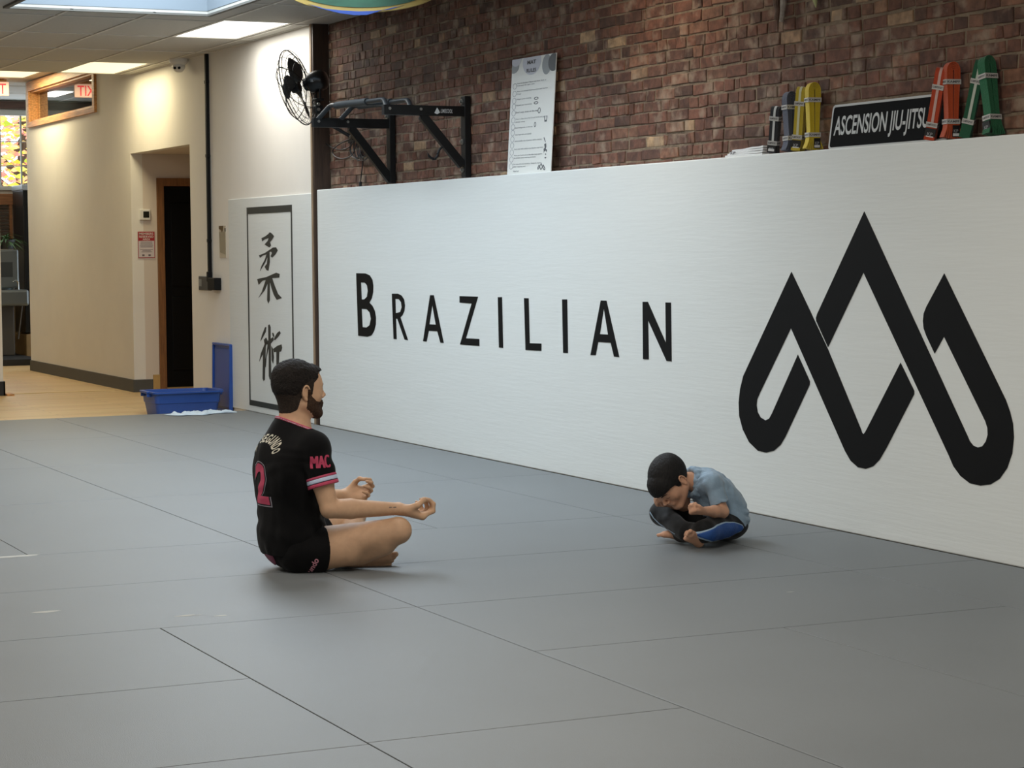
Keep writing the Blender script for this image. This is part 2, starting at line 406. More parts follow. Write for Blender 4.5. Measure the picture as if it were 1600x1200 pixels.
# other walls closing the gym and the hall
b = MB(); b.box((-21.6, -9, -0.05), (-21.4, 4.545, ZC)); b.box((-21.6, -9, ZC), (-21.4, 2.5, ZT)); struct(b.build('wall_back', m_white))
b = MB(); b.box((-21.4, -9, -0.05), (-21.385, 4.56, 0.09)); b.box((-21.6, 4.545, -0.05), (-21.385, 4.56, 0.09)); struct(b.build('baseboard_back', mat('black_baseboard', '191817', 0.5)))
b = MB(); b.box((-21.52, 4.56, -0.05), (-21.3, 4.63, -0.03)); struct(b.build('trim_5', m_wood))
b = MB(); b.box((-21.6, 4.63, -0.049), (-21.54, 5.7, -0.044)); struct(b.build('trim_6', mat('floor_strip', 'd9bf8e', 0.5)))
struct(box_obj('wall_left', (-21.6, -9.2, -0.15), (4, -9, ZT), m_white))
struct(box_obj('wall_front', (4, -9.2, -0.15), (4.2, 6.1, ZT), m_white))
struct(box_obj('wall_hall', (-29, 2.3, -0.15), (-21.6, 2.5, ZT), m_white))
# roof over the gym: dark void above the tiles
rb_ = MB(); t = 0.04
for (a, c, d, e) in ((-29, 5, 4.9, 9.2), (-29, 5, -9.2, 3.34), (-29, -15.56, 3.34, 4.9), (-9.75, 5, 3.34, 4.9)): rb_.box((a, d, 3.92), (c, e, 3.96))
struct(rb_.build('ceiling_roof', mat('roof_dark', '303030', 0.9)))
struct(box_obj('wall_void_right', (-25.9, 9.0, -0.15), (-15.8, 9.2, 3.95), m_white)); struct(box_obj('wall_void_side', (-15.85, 6.05, -0.15), (-15.75, 9.2, 3.95), m_white))

# baseboards along the hall wall
b = MB()
b.box((-25.785, YW - 0.012, -0.05), (alc0, YW, 0.075)); b.box((alc0, YW - 0.012, -0.05), (alc0 + 0.012, 6.0, 0.075)); b.box((-25.785, YW - 0.012, -0.05), (-25.77, YW + 0.12, 0.075))
struct(b.build('baseboard_right', m_base))

# the long interior window high in the hall wall
wn = struct(bpy.data.objects.new('window_1', None), 'long narrow interior window with a brown wooden frame high in the hall wall'); COL.objects.link(wn); wn.location = (-24.0, YW, wz0)
L0, L1, H = wx0 + 24.0, wx1 + 24.0, wz1 - wz0
b = MB(); w = 0.085
b.box((L0 - w, -0.03, -w * 0.75), (L1 + w, 0.0, 0.0), 0.004); b.box((L0 - w, -0.03, H), (L1 + w, 0.0, H + 0.11), 0.004); b.box((L0 - w, -0.03, 0), (L0, 0, H)); b.box((L1, -0.03, 0), (L1 + w, 0, H))
b.box((L0, 0, 0), (L0 + 0.02, 0.14, H)); b.box((L1 - 0.02, 0, 0), (L1, 0.14, H)); b.box((L0, 0, 0), (L1, 0.14, 0.02)); b.box((L0, 0, H - 0.02), (L1, 0.14, H)); b.box((L0 + 0.02, 0.075, 0.02), (L0 + 0.09, 0.10, H - 0.02))
b.build('window_frame', m_wood, wn)
b = MB(); b.box((L0 + 0.02, 0.085, 0.02), (L1 - 0.02, 0.093, H - 0.02))
mg = mat('dark_glass', '20262a', 0.02, spec=1.0); mg.node_tree.nodes['Principled BSDF'].inputs['IOR'].default_value = 2.6
b.build('window_glass', mg, wn)

# hall end: wall with the window to the autumn trees
XE = -28.75
def hx(px, py): return hit(px, py, 0, XE)
yl, yr = 4.6, 7.4
wz_0, wz_1 = hx(20, 297).z, hx(20, 178).z
b = MB()
b.box((XE - 0.2, 2.3, -0.15), (XE, yl, ZT)); b.box((XE - 0.2, yr, -0.15), (XE, 9.2, ZT)); b.box((XE - 0.2, yl, -0.15), (XE, yr, wz_0)); b.box((XE - 0.2, yl, wz_1), (XE, yr, ZT))
struct(b.build('wall_end', mat('end_wall_paint', 'a59c8c', 0.8)))
w2 = struct(bpy.data.objects.new('window_2', None), 'white-barred window at the hall end with bright autumn leaves outside'); COL.objects.link(w2); w2.location = (XE, 6.0, wz_0)
b = MB(); H2 = wz_1 - wz_0
b.box((-0.15, yl - 6, 0), (0.03, yr - 6, 0.05)); b.box((-0.12, yl - 6, H2 - 0.02), (0.02, yr - 6, H2 + 0.05)); b.box((-0.12, yl - 6, 0), (0, yl - 5.95, H2)); b.box((-0.12, yr - 6.05, 0), (0, yr - 6, H2))
b.build('window_frame', mat('window_paint', 'a8a69c', 0.5), w2)
b = MB()
yv = hx(34.5, 240).y - 6; yv0 = hx(1.5, 240).y - 6; stp = yv - yv0
for k in range(-4, 4):
    yy = yv + k * stp
    if yl - 6 < yy < yr - 6: b.box((-0.07, yy - 0.010, 0.03), (-0.04, yy + 0.010, H2))
zs = [hx(20, 221).z - wz_0, hx(20, 259).z - wz_0, hx(20, 286.5).z - wz_0]
for zz in zs[:2]: b.box((-0.07, yl - 6, zz - 0.006), (-0.045, yr - 6, zz + 0.006))
b.build('window_bars', mat('window_bar_paint', '8d8a7c', 0.5), w2)
# wooden beam above the window, sill beam below
b = MB(); b.box((XE, yl - 0.3, hx(20, 175).z + 0.04), (XE + 0.06, 8.5, hx(20, 159).z)); struct(b.build('trim_7', mat('beam_wood_dark', '4a3020', 0.6, var=0.3, vscale=9, stretch=(1, 0.4, 5))), 'dark wooden beam above the hall window')
b = MB(); b.box((XE, yl - 0.3, hx(10, 320).z), (XE + 0.08, hx(37, 310).y, hx(10, 303).z)); struct(b.build('trim_8', mat('beam_wood', '7a4f2c', 0.6, var=0.3, vscale=9, stretch=(1, 0.4, 5))), 'brown wooden beam below the hall window')
# ================================================================ things
def wx(px, py): return hit(px, py, 1, YW)
# ---- the long white pad with its print
pad = thing('wall_pad', 'long white wall pad under the brick printed with BRAZILIAN and a black peak logo', 'wall pad', (-10, YW, 0))
b = MB(); b.box((-5.84, 0, -0.002), (6.5, YB - YW + 0.005, 1.823), 0.006); b.build('pad_board', m_pad, pad)
def flat_on_wall(loops_px, Y, off=0.0015, thick=0.0008):
    lp = []
    for L in loops_px:
        q = [hit(x, y, 1, Y) for x, y in L]; lp.append([(p.x, p.z) for p in q])
    me = shape_mesh(lp, thick)
    me.transform(frame((0, Y - off, 0), (1, 0, 0), (0, 0, 1), (0, -1, 0)))
    return me
def crop(L, ox, oy, s): return [(ox + x / s, oy + y / s) for x, y in L]
def smooth_loop(L, rad):
    """round the marked corners (third item) of a loop"""
    out = []
    n = len(L)
    for i, p in enumerate(L):
        r = p[2] if len(p) > 2 else 0
        if not r: out.append(p[:2]); continue
        a, c = L[i - 1], L[(i + 1) % n]
        P, A, C = Vector(p[:2]), Vector(a[:2]), Vector(c[:2])
        ta = P + (A - P).normalized() * min(r, (A - P).length * 0.5); tc = P + (C - P).normalized() * min(r, (C - P).length * 0.5)
        for k in range(9):
            t = k / 8; q = ta * (1 - t) ** 2 + P * 2 * t * (1 - t) + tc * t * t; out.append((q.x, q.y))
    return out
LET = {
'B': [[(78,78),(120,79),(140,88),(152,108),(156,135),(155,165),(149,192),(138,212),(152,226),(163,250),(168,280),(167,312),(160,340),(148,360),(130,367),(87,362)],
      [(100,120),(117,121),(127,133),(131,158),(127,185),(115,197),(103,197)], [(103,240),(125,241),(139,256),(145,285),(139,314),(126,325),(107,323)]],
'R': [[(240,171),(268,171),(285,180),(296,198),(300,225),(297,250),(288,270),(279,278),(314,383),(298,380),(265,285),(259,285),(262,378),(248,377)],
      [(256,195),(272,196),(282,210),(285,233),(278,255),(258,259)]],
'A': [[(414,178),(431,178),(476,395),(461,394),(447,342),(408,340),(398,389),(382,387)], [(424,222),(440,312),(411,310)]],
'Z': [[(548,182),(632,185),(577,374),(638,377),(638,409),(550,402),(603,216),(548,212)]],
'I': [[(722,187),(741,187),(746,418),(727,416)]],
'L': [[(841,191),(862,192),(867,396),(920,398),(920,431),(848,427)]],
'I2': [[(1014,197),(1037,197),(1041,441),(1019,440)]],
'A2': [[(1190,202),(1216,203),(1274,460),(1250,457),(1235,394),(1178,391),(1167,451),(1143,450)], [(1204,237),(1223,357),(1186,355)]],
'N': [[(1380,208),(1404,208),(1486,395),(1484,211),(1509,212),(1512,479),(1489,477),(1405,292),(1408,470),(1382,469)]]}
def put(me, name, m, parent):
    o = link(name, me, m); to_local(o, parent); return o
for k, v in LET.items():
    put(flat_on_wall([crop(L, 530, 400, 1600 / 550) for L in v], YW), 'letter', m_black, pad)
LG = [[(281,299),(350,444),(418,582),(541,888),(546,903),(551,908),(556,902),(563,890),(690,640),(741,745),(741,758),(637,960),(612,1003),(588,1028),(560,1038),(530,1032),(503,1008),(482,972),(470,945),(279,510),(163,752),(152,778),(150,800),(154,825),(165,845),(183,856),(197,850),(208,830),(305,610),(350,710),(349,723),(258,918),(240,948),(215,970),(186,977),(155,970),(122,938),(98,890),(85,840),(83,790),(88,740),(100,690)],
      [(554,73),(940,912),(950,935),(963,951),(980,958),(997,953),(1010,935),(1017,910),(1016,885),(1008,860),(853,542),(818,606),(787,540),(777,512),(774,484),(777,455),(787,430),(854,305),(1085,780),(1101,825),(1112,870),(1115,920),(1109,980),(1090,1035),(1062,1075),(1028,1096),(990,1101),(950,1092),(915,1065),(888,1028),(872,990),(551,302),(418,582),(374,484),(373,472),(377,458)]]
LG[0][2] = (418, 590)
put(flat_on_wall([crop(LG[0], 1120, 300, 2.4)], YW), 'logo', m_black, pad)
put(flat_on_wall([crop(LG[1], 1120, 300, 2.4)], YW), 'logo', m_black, pad)
# ---- the kanji panel on the painted wall
kp0, kp1 = wx(360, 400).x, -15.93
kan = thing('kanji_panel', 'white panel with two black brush-drawn characters in a thin black border', 'panel', (-16.9, YW, 0))
b = MB(); b.box((kp0 + 16.9, -0.014, 0.002), (kp1 + 16.9, -0.001, 1.80), 0.004); b.build('panel_board', m_pad, kan)
YK = YW - 0.014
K1 = [[(133,213),(152,204),(168,192),(178,181),(190,189),(200,202),(190,220),(178,234),(184,252),(176,262),(164,256),(150,246),(166,228),(172,213),(150,219),(137,230)],
      [(120,305),(150,293),(195,263),(211,262),(220,278),(207,300),(190,317),(182,310),(190,292),(184,285),(176,288),(178,340),(170,388),(160,384),(150,366),(162,350),(166,312),(152,345),(125,389),(133,362),(150,330),(160,300),(140,306),(125,318)],
      [(110,432),(160,421),(212,398),(230,405),(228,424),(190,427),(205,470),(222,512),(242,533),(215,543),(200,518),(187,482),(178,445),(178,545),(170,563),(163,545),(166,455),(150,493),(117,532),(135,500),(156,437),(138,441),(118,463)]]
K2 = [[(152,690),(159,690),(156,715),(140,745),(127,766),(135,735)],
      [(158,745),(165,760),(156,795),(153,900),(151,972),(144,978),(139,965),(141,835),(128,858),(121,874),(130,830),(150,780),(146,757)],
      [(169,680),(176,674),(182,690),(182,752),(196,742),(199,758),(183,778),(184,880),(186,965),(178,972),(172,950),(172,800),(160,852),(156,905),(150,895),(160,830),(166,782),(158,784),(157,770),(170,760)],
      [(186,790),(195,806),(200,850),(196,886),(188,868)],
      [(190,720),(198,722),(203,742),(194,740)],
      [(205,742),(216,722),(230,710),(236,722),(222,742),(205,760),(200,755)],
      [(196,806),(218,790),(240,782),(244,800),(238,820),(228,822),(226,895),(222,960),(214,975),(206,960),(213,945),(213,822),(200,824)]]
kms = [flat_on_wall([crop(L, 370, 310, 3.4286)], YK) for L in K1 + K2]
put(join(kms), 'characters', mat('ink_print', '2a2d2a', 0.6), kan)
PF = [(385.0, 323.5), (456.5, 320.8), (460.5, 646), (390.8, 633)]
q = [hit(x, y, 1, YK) for x, y in PF]
xa, xb_, zt, zb = (q[0].x + q[3].x) / 2, (q[1].x + q[2].x) / 2, (q[0].z + q[1].z) / 2, (q[2].z + q[3].z) / 2
w = 0.03
fr = shape_mesh([[(xa, zb), (xb_, zb), (xb_, zt), (xa, zt)], [(xa + w, zb + 0.045), (xb_ - w, zb + 0.045), (xb_ - w, zt - 0.055), (xa + w, zt - 0.055)]], 0.0008)
fr.transform(frame((0, YK - 0.0015, 0), (1, 0, 0), (0, 0, 1), (0, -1, 0)))
put(fr, 'border', mat('ink_print', '2a2d2a'), kan)

# ---- ceiling lights
def ceiling_light(rect, z, label, color, estr, power):
    x0, y0, x1, y1 = rect; cx, cy = (x0 + x1) / 2, (y0 + y1) / 2
    t = thing('ceiling_light', label, 'ceiling light', (cx, cy, z))
    hx_, hy = (x1 - x0) / 2, (y1 - y0) / 2
    b = MB()
    for s in (-1, 1):
        b.box((-hx_, min(s * hy, s * (hy - 0.018)), -0.002), (hx_, max(s * hy, s * (hy - 0.018)), 0.05)); b.box((min(s * hx_, s * (hx_ - 0.018)), -hy + 0.018, -0.002), (max(s * hx_, s * (hx_ - 0.018)), hy - 0.018, 0.05))
    b.build('light_frame', m_bar, t)
    b = MB(); b.box((-hx_ + 0.018, -hy + 0.018, 0.004), (hx_ - 0.018, hy - 0.018, 0.012))
    b.build('diffuser', mat('diffuser_' + label[:8].strip().replace(' ', '_'), 'e0e0e0', 0.6, emit=color, estr=estr), t)
    a = area('panel_lamp', (cx, cy, z - 0.012), (2 * hx_ - 0.06, 2 * hy - 0.06), power, color)
ceiling_light(LT1, ZC, 'cool white ceiling light panel nearest the brick wall and fan', (1.0, 0.98, 0.92), 1.6, 22)
ceiling_light(LT2, ZC, 'warm ceiling light panel right above the long interior window', (1.0, 0.86, 0.54), 1.0, 20)
ceiling_light(LT3, 3.36, 'yellowish ceiling light panel at far left, partly behind the exit sign', (1.0, 0.87, 0.55), 1.0, 34)
ceiling_light(LT4, 3.36, 'ceiling light panel mirrored in the long interior window, above the hall end', (1.0, 0.95, 0.85), 1.5, 14)

# ---- exit sign hanging in the hall
e0, e1 = hit(13, 128, 0, -25.3), hit(13, 150, 0, -25.3)
ex = thing('exit_sign', 'hanging red and white EXIT sign at the left edge of the photo', 'exit sign', (-25.3, e0.y - 0.165, e0.z))
b = MB(); b.box((-0.012, -0.17, e1.z - e0.z), (0.012, 0.17, 0.0), 0.008); b.build('sign_panel', mat('exit_panel', 'd8b8ac', 0.4, emit=lin('e8b0a0'), estr=0.35), ex)
b = MB(); b.box((-0.03, -0.16, 0.0), (0.03, 0.14, 3.36 - e0.z), 0.004); b.build('mount', mat('sign_mount', '8a6238', 0.6), ex)
hh = e0.z - e1.z
me = fit_text('EXIT', 0.27, hh * 0.74, frame((0.0135, 0, -hh / 2), (0, 1, 0), (0, 0, 1), (1, 0, 0)), bold=0.012)
link('lettering', me, mat('exit_red', 'd02838', 0.5, emit=lin('e02840'), estr=0.6), ex)

# ---- security camera
c = hit(284, 92, 2, ZC)
sc_ = thing('security_camera', 'small white dome security camera under the ceiling above the alcove', 'security camera', (c.x, YW - 0.09, ZC))
b = MB(); b.lathe([(0, 0), (0.085, 0), (0.085, -0.02), (0.07, -0.05), (0.06, -0.055), (0, -0.055)]); b.build('base', mat('white_plastic', 'd8d6d0', 0.4), sc_, True)
b = MB(); b.lathe([(0.0, -0.125), (0.03, -0.118), (0.052, -0.095), (0.06, -0.07), (0.055, -0.05), (0, -0.045)]); b.build('ball', mat('white_plastic', 'd8d6d0'), sc_, True, 60)
vd = Vector((0.80, -0.5, -0.25)).normalized(); b = MB()
sd = Vector((0.53, 0.85, 0)).normalized()
for s in (-1, 1):
    p = Vector((0, 0, -0.072)) + vd * 0.052 + sd * 0.02 * s; b.tube([p, p + vd * 0.012], 0.012, 12)
b.build('lens', m_black, sc_)

# ---- conduit with outlet
c = wx(325, 85); o2 = wx(325, 440)
cdt = thing('cable_conduit', 'thin black vertical conduit running from ceiling to outlet box on the white wall', 'conduit', (c.x, YW, o2.z))
b = MB(); b.box((-0.02, -0.03, 0.05), (0.02, 0, ZC - o2.z - 0.005), 0.003); b.box((-0.028, -0.04, 0.0), (0.028, 0, 0.09), 0.006); b.build('channel', mat('black_plastic', '0b0b0b', 0.6, spec=0.2), cdt)
b = MB(); b.tube([(0.048, -0.004, ZC - o2.z - 0.9), (0.049, -0.004, 0.6), (0.05, -0.004, 0.03)], 0.003, 6); b.build('thin_wire', mat('grey_wire', '8d8d88', 0.6), cdt)
for zz in (0.35, 1.1, 1.75):
    b = MB(); b.box((-0.026, -0.033, zz), (0.026, 0, zz + 0.03), 0.004); b.build('clip', mat('black_plastic', '0f0f10'), cdt)
a0, a1 = wx(312, 433), wx(338, 452)
ol = thing('power_outlet', 'black power outlet with a plugged-in black adapter under the conduit', 'outlet', (a0.x, YW, (a0.z + a1.z) / 2))
mp_ = mat('black_plastic', '0f0f10')
b = MB(); b.box((0.0, -0.012, -0.065), (wx(331, 440).x - a0.x, 0, 0.06), 0.004); b.build('face_plate', mat('dark_plate', '1c1c1a', 0.35), ol)
b = MB(); b.box((wx(335, 440).x - a0.x, -0.065, -0.058), (wx(346, 440).x - a0.x, -0.001, 0.05), 0.006); b.build('adapter', mp_, ol)
for xx in (0.03, 0.075):
    b = MB(); b.box((xx - 0.012, -0.0135, -0.03), (xx + 0.012, -0.012, 0.035), 0.0); b.build('socket', mat('socket_grey', '8a8a84', 0.4), ol)
# ---- worn patch
p0, p1 = wx(343, 353), wx(354, 403)
pt = thing('wall_patch', 'narrow worn patch with torn brown tape on the white wall beside the kanji panel', 'patch', (p0.x, YW, p1.z))
wd, ht = p1.x - p0.x, p0.z - p1.z
b = MB(); b.box((0, -0.004, 0), (wd, 0, ht), 0.001); b.build('plate', mat('patch_cream', 'b8ad98', 0.7), pt)
b = MB(); b.prism([(0.02, -0.005, 0.05), (wd - 0.01, -0.005, 0.03), (wd - 0.02, -0.005, ht * 0.82), (0.0, -0.005, ht * 0.8)], (0, -0.001, 0)); b.build('tape', mat('patch_grey', '948a74', 0.8, var=0.1), pt)
b = MB(); b.prism([(0.0, -0.0065, ht * 0.9), (0.0, -0.0065, ht), (wd * 0.65, -0.0065, ht), (wd * 0.6, -0.0065, ht * 0.86), (wd * 0.45, -0.0065, ht * 0.8), (wd * 0.3, -0.0065, ht * 0.88)], (0, -0.001, 0)); b.build('torn_paper', mat('patch_brown', '5e4a2c', 0.8, var=0.3, vscale=30), pt)
b = MB(); b.box((wd - 0.03, -0.006, ht * 0.82), (wd, -0.004, ht * 0.93)); b.build('dark_mark', mat('patch_dark', '45423a', 0.8), pt)

# ---- thermostat and members sign on the alcove reveal
def rx(px, py): return hit(px, py, 0, alc0)
a0, a1 = rx(217, 327), rx(234, 344)
th = thing('thermostat', 'small white square thermostat with a dark screen on the alcove wall', 'thermostat', (alc0, (a0.y + a1.y) / 2, (a0.z + a1.z) / 2))
s = (a1.y - a0.y) / 2
b = MB(); b.box((0, -s, -s), (0.03, s, s), 0.008); b.build('body', mat('white_plastic', 'd8d6d0'), th)
b = MB(); b.box((0.03, -s * 0.35, -s * 0.55), (0.032, s * 0.75, s * 0.6), 0.0); b.build('screen', mat('dark_screen', '20221e', 0.2), th)
a0, a1 = rx(215.3, 362), rx(242, 403)
sg = thing('members_sign', 'small red and white MEMBERS RESERVED AREA notice below the thermostat', 'sign', (alc0, (a0.y + a1.y) / 2, (a0.z + a1.z) / 2))
sy, sz = (a1.y - a0.y) / 2, (a0.z - a1.z) / 2
b = MB(); b.box((0, -sy * 1.08, -sz * 1.1), (0.003, sy * 1.08, sz * 1.02), 0.0); b.build('backing', mat('sign_sleeve', 'c4b8b4', 0.3), sg)
b = MB(); b.box((0.003, -sy, -sz), (0.0045, sy, sz)); b.box((0.0045, -sy * 0.94, -sz * 0.95), (0.005, sy * 0.94, sz * 0.3), mi=1); b.build('notice', [mat('notice_red', '9c2028', 0.5), mat('notice_white', 'c9bfc0', 0.5)], sg)
FM = lambda y, z_, X=0.006: frame((X, y, z_), (0, 1, 0), (0, 0, 1), (1, 0, 0))
tx = [fit_text('MEMBERS', sy * 1.7, sz * 0.17, FM(0, sz * 0.84), 0.01, 0), fit_text('RESERVED', sy * 1.7, sz * 0.17, FM(0, sz * 0.62), 0.01, 0), fit_text('AREA', sy * 0.9, sz * 0.14, FM(0, sz * 0.42), 0.01, 0)]
link('heading', join(tx), mat('notice_letter', 'd9cfca', 0.5), sg)
b = MB()
rr = random.Random(5)
for k in range(9):
    w_ = sy * rr.uniform(0.5, 0.8) if k != 5 else 0
    b.box((0.0052, -w_, sz * (0.2 - k * 0.095)), (0.0056, w_, sz * (0.235 - k * 0.095)))
for yy in (-0.4, 0.35): b.box((0.0052, sy * yy - sy * 0.14, -sz * 0.86), (0.0056, sy * yy + sy * 0.14, -sz * 0.72))
b.build('body_text', mat('notice_ink', '6b6266', 0.6), sg)

# ---- blue tub, its lid and the cloth
m_blue = mat('blue_plastic', '1f468f', 0.38, var=0.06, vscale=5)
TX, TY = -18.12, 5.38
tub = thing('storage_tub', 'low blue plastic storage tub standing open on the wooden floor', 'storage tub', (TX, TY, -0.05))
def tub_shell(b, w0, d0, w1, d1, h, t):
    def ring(w, d, z, r=0.04):
        pts = []
        for (cx, cy, a0_) in ((w - r, d - r, 0), (-w + r, d - r, 90), (-w + r, -d + r, 180), (w - r, -d + r, 270)):
            for k in range(5):
                a = math.radians(a0_ + k * 22.5); pts.append((cx + r * math.cos(a), cy + r * math.sin(a), z))
        return [b.bm.verts.new(p) for p in pts]
    R = [ring(w0, d0, 0), ring(w0 + (w1 - w0) * .55, d0 + (d1 - d0) * .55, h * .55), ring(w0 + (w1 - w0) * .55 + .006, d0 + (d1 - d0) * .55 + .006, h * .57), ring(w1, d1, h), ring(w1 + .02, d1 + .02, h), ring(w1 + .02, d1 + .02, h + .014), ring(w1 - t, d1 - t, h + .014), ring(w0 - t, d0 - t, t)]
    for A, B in zip(R[:-1], R[1:]):
        n = len(A)
        for k in range(n): b.bm.faces.new((A[k], A[(k + 1) % n], B[(k + 1) % n], B[k]))
    b.bm.faces.new(R[0][::-1]); b.bm.faces.new(R[-1])
# long side runs across (Y), short along X
b = MB(); tub_shell(b, 0.18, 0.265, 0.215, 0.295, 0.195, 0.006); b.build('tub_body', m_blue, tub, True, 35)
for s in (-1, 1):
    b = MB()
    b.box((-0.1, s * 0.295, 0.165), (-0.08, s * 0.335, 0.21), 0.003); b.box((0.08, s * 0.295, 0.165), (0.1, s * 0.335, 0.21), 0.003)
    b.box((-0.11, min(s * 0.31, s * 0.34), 0.195), (0.11, max(s * 0.31, s * 0.34), 0.214), 0.004); b.build('handle', m_blue, tub)
ld = thing('tub_lid', 'blue plastic lid standing upright against the white wall behind the tub', 'lid', (-18.22, 5.80, -0.05), (math.radians(-1), 0, 0))
b = MB(); b.box((-0.25, -0.022, 0.0), (0.25, -0.004, 0.60), 0.01); b.box((-0.205, -0.030, 0.045), (0.205, -0.022, 0.555), 0.004); b.build('lid_panel', m_blue, ld)
b = MB()
for (x0, x1, z0, z1) in ((-0.25, 0.25, 0, 0.02), (-0.25, 0.25, 0.58, 0.6), (-0.25, -0.23, 0.02, 0.58), (0.23, 0.25, 0.02, 0.58)): b.box((x0, -0.04, z0), (x1, -0.02, z1), 0.004)
b.build('lid_rim', m_blue, ld)
# crumpled pale cloth along the mat edge
p0, p1 = hit(243, 646, 2, 0.0), hit(376, 647, 2, 0.0)
n_u, n_v = 70, 16; vv = []; ff = []
for i in range(n_u):
    for j in range(n_v):
        u, v = i / (n_u - 1), j / (n_v - 1) - 0.5
        y = p0.y + 0.02 + (p1.y - p0.y) * u; wdt = 0.30 * (0.35 + 0.65 * math.sin(PI * min(1, u * 1.1 + 0.08))) * (0.8 + 0.2 * math.sin(u * 17))
        x = -17.40 + 0.04 * math.sin(u * 6) + v * wdt
        h = 0.006 + 0.026 * max(0, noise.noise(Vector((u * 9, v * 5, 0.3))) + 0.35) + 0.012 * abs(noise.noise(Vector((u * 28, v * 10, 4))))
        e = min(1, 5 * min(u, 1 - u, v + 0.5, 0.5 - v) + 0.15)
        vv.append((x, y + 0.02 * noise.noise(Vector((u * 8, v * 8, 2))), 0.0015 + h * e))
for i in range(n_u - 1):
    for j in range(n_v - 1):
        a = i * n_v + j; ff.append((a, a + 1, a + n_v + 1, a + n_v))
me = bpy.data.meshes.new('cloth'); me.from_pydata(vv, [], ff); me.update()
cl = link('cloth', me, mat('pale_cloth', 'b9c6cf', 0.9, bump=0.3, bscale=80)); smooth(me, 180)
md = cl.modifiers.new('thick', 'SOLIDIFY'); md.thickness = 0.0012; md.offset = 1
tag(cl, 'crumpled pale blue cloth lying on the mat edge in front of the tub', 'cloth')

# ---- hall end: fountain, plant, dark cabinet, platform
XE_ = XE
def ex_(px, py, X): return hit(px, py, 0, X)
pf0 = ex_(8, 572, -26.95)
b = MB(); b.box((XE + 0.005, 4.9, -0.05), (-26.95, ex_(35.5, 300, -28.0).y - 0.03, 0.03), 0.004); pl_ = b.build('platform', mat('platform_black', '171614', 0.6))
tag(pl_, 'low black platform at the far hall end under the drinking fountain', 'platform')
b = MB(); a0 = ex_(0, 548, XE); a1 = ex_(36, 322, XE)
b.box((XE, 4.7, 0.03), (XE + 0.03, a1.y + 0.1, ex_(10, 470, XE).z)); struct(b.build('trim_9', mat('tan_panel', '8b7048', 0.6, var=0.15)), 'tan wall panel behind the fountain')
bl = thing('slatted_blind', 'dark brown slatted blind above the plant at the far hall end', 'blind', (XE + 0.04, ex_(0, 340, XE).y - 0.4, ex_(0, 362, XE).z))
zt_ = ex_(5, 322, XE).z - ex_(5, 362, XE).z + 0.1; yb_ = ex_(13, 340, XE).y - ex_(0, 340, XE).y + 0.4
b = MB()
k = 0
while k * 0.045 < zt_: b.box((0, 0, k * 0.045 - 0.1), (0.02, yb_, k * 0.045 - 0.07), 0.003); k += 1
b.build('slats', mat('slat_brown', '3b2a1c', 0.6), bl)
b = MB(); b.box((0, yb_, -0.1), (0.03, yb_ + 0.04, zt_)); b.build('blind_frame', mat('beam_wood'  , '7a4f2c'), bl)
FX = -27.9
f0, f1 = ex_(0, 392, FX), ex_(29, 392, FX); zf = ex_(15, 390, FX).z; zm = ex_(15, 450, FX).z; zb_ = ex_(15, 463, FX).z
fn = thing('drinking_fountain', 'grey metal drinking fountain with bottle filler at the far hall end', 'drinking fountain', (FX, f1.y - 0.25, 0.031))
Z0 = 0.031; m_st = mat('brushed_steel', '6f7270', 0.35, metal=0.6)
b = MB(); b.box((-0.3, -0.25, zm - Z0), (0.0, 0.25, zf - Z0), 0.02); b.build('filler_cabinet', m_st, fn)
b = MB(); b.box((0.0, -0.2, zm - Z0 + 0.14), (0.004, 0.17, zf - Z0 - 0.16)); b.build('filler_recess', mat('recess_dark', '2e302f', 0.4), fn)
b = MB(); b.box((0.0, -0.2, zf - Z0 - 0.12), (0.005, 0.0, zf - Z0 - 0.05)); b.build('display', mat('fountain_display', '15181c', 0.2), fn)
b = MB(); b.box((0.005, -0.16, zf - Z0 - 0.095), (0.007, -0.06, zf - Z0 - 0.075)); b.build('status_light', mat('status_glow', 'ffffff', 0.3, emit=(0.7, 0.85, 1), estr=1.5), fn)
b = MB(); b.box((-0.3, -0.3, zb_ - Z0 - 0.12), (0.25, 0.32, zm - Z0 - 0.02), 0.03); b.build('basin', m_st, fn)
b = MB(); b.lathe([(0.0, 0.0), (0.15, 0.0), (0.17, 0.02), (0.155, 0.02), (0.14, 0.006), (0, 0.006)], Matrix.Translation((0.05, 0.0, zm - Z0 - 0.02))); b.build('bowl', mat('polished_steel', 'b4b8b8', 0.15, metal=1.0), fn, True)
b = MB(); b.tube([(0.08, 0.22, zm - Z0 - 0.02), (0.08, 0.22, zm - Z0 + 0.07), (0.08, 0.19, zm - Z0 + 0.1), (0.08, 0.15, zm - Z0 + 0.08)], 0.012, 8); b.build('spout', mat('polished_steel', 'b4b8b8'), fn, True)
b = MB(); b.box((-0.3, -0.2, 0), (-0.1, 0.2, zb_ - Z0 - 0.1), 0.01); b.build('pedestal', mat('pedestal_dark', '453c30', 0.6), fn)
b = MB(); b.tube([(0.1, 0.26, zb_ - Z0 - 0.1), (0.0, 0.22, zb_ - Z0 - 0.55)], 0.012, 8); b.build('drain_pipe', mat('pedestal_dark', '453c30'), fn)
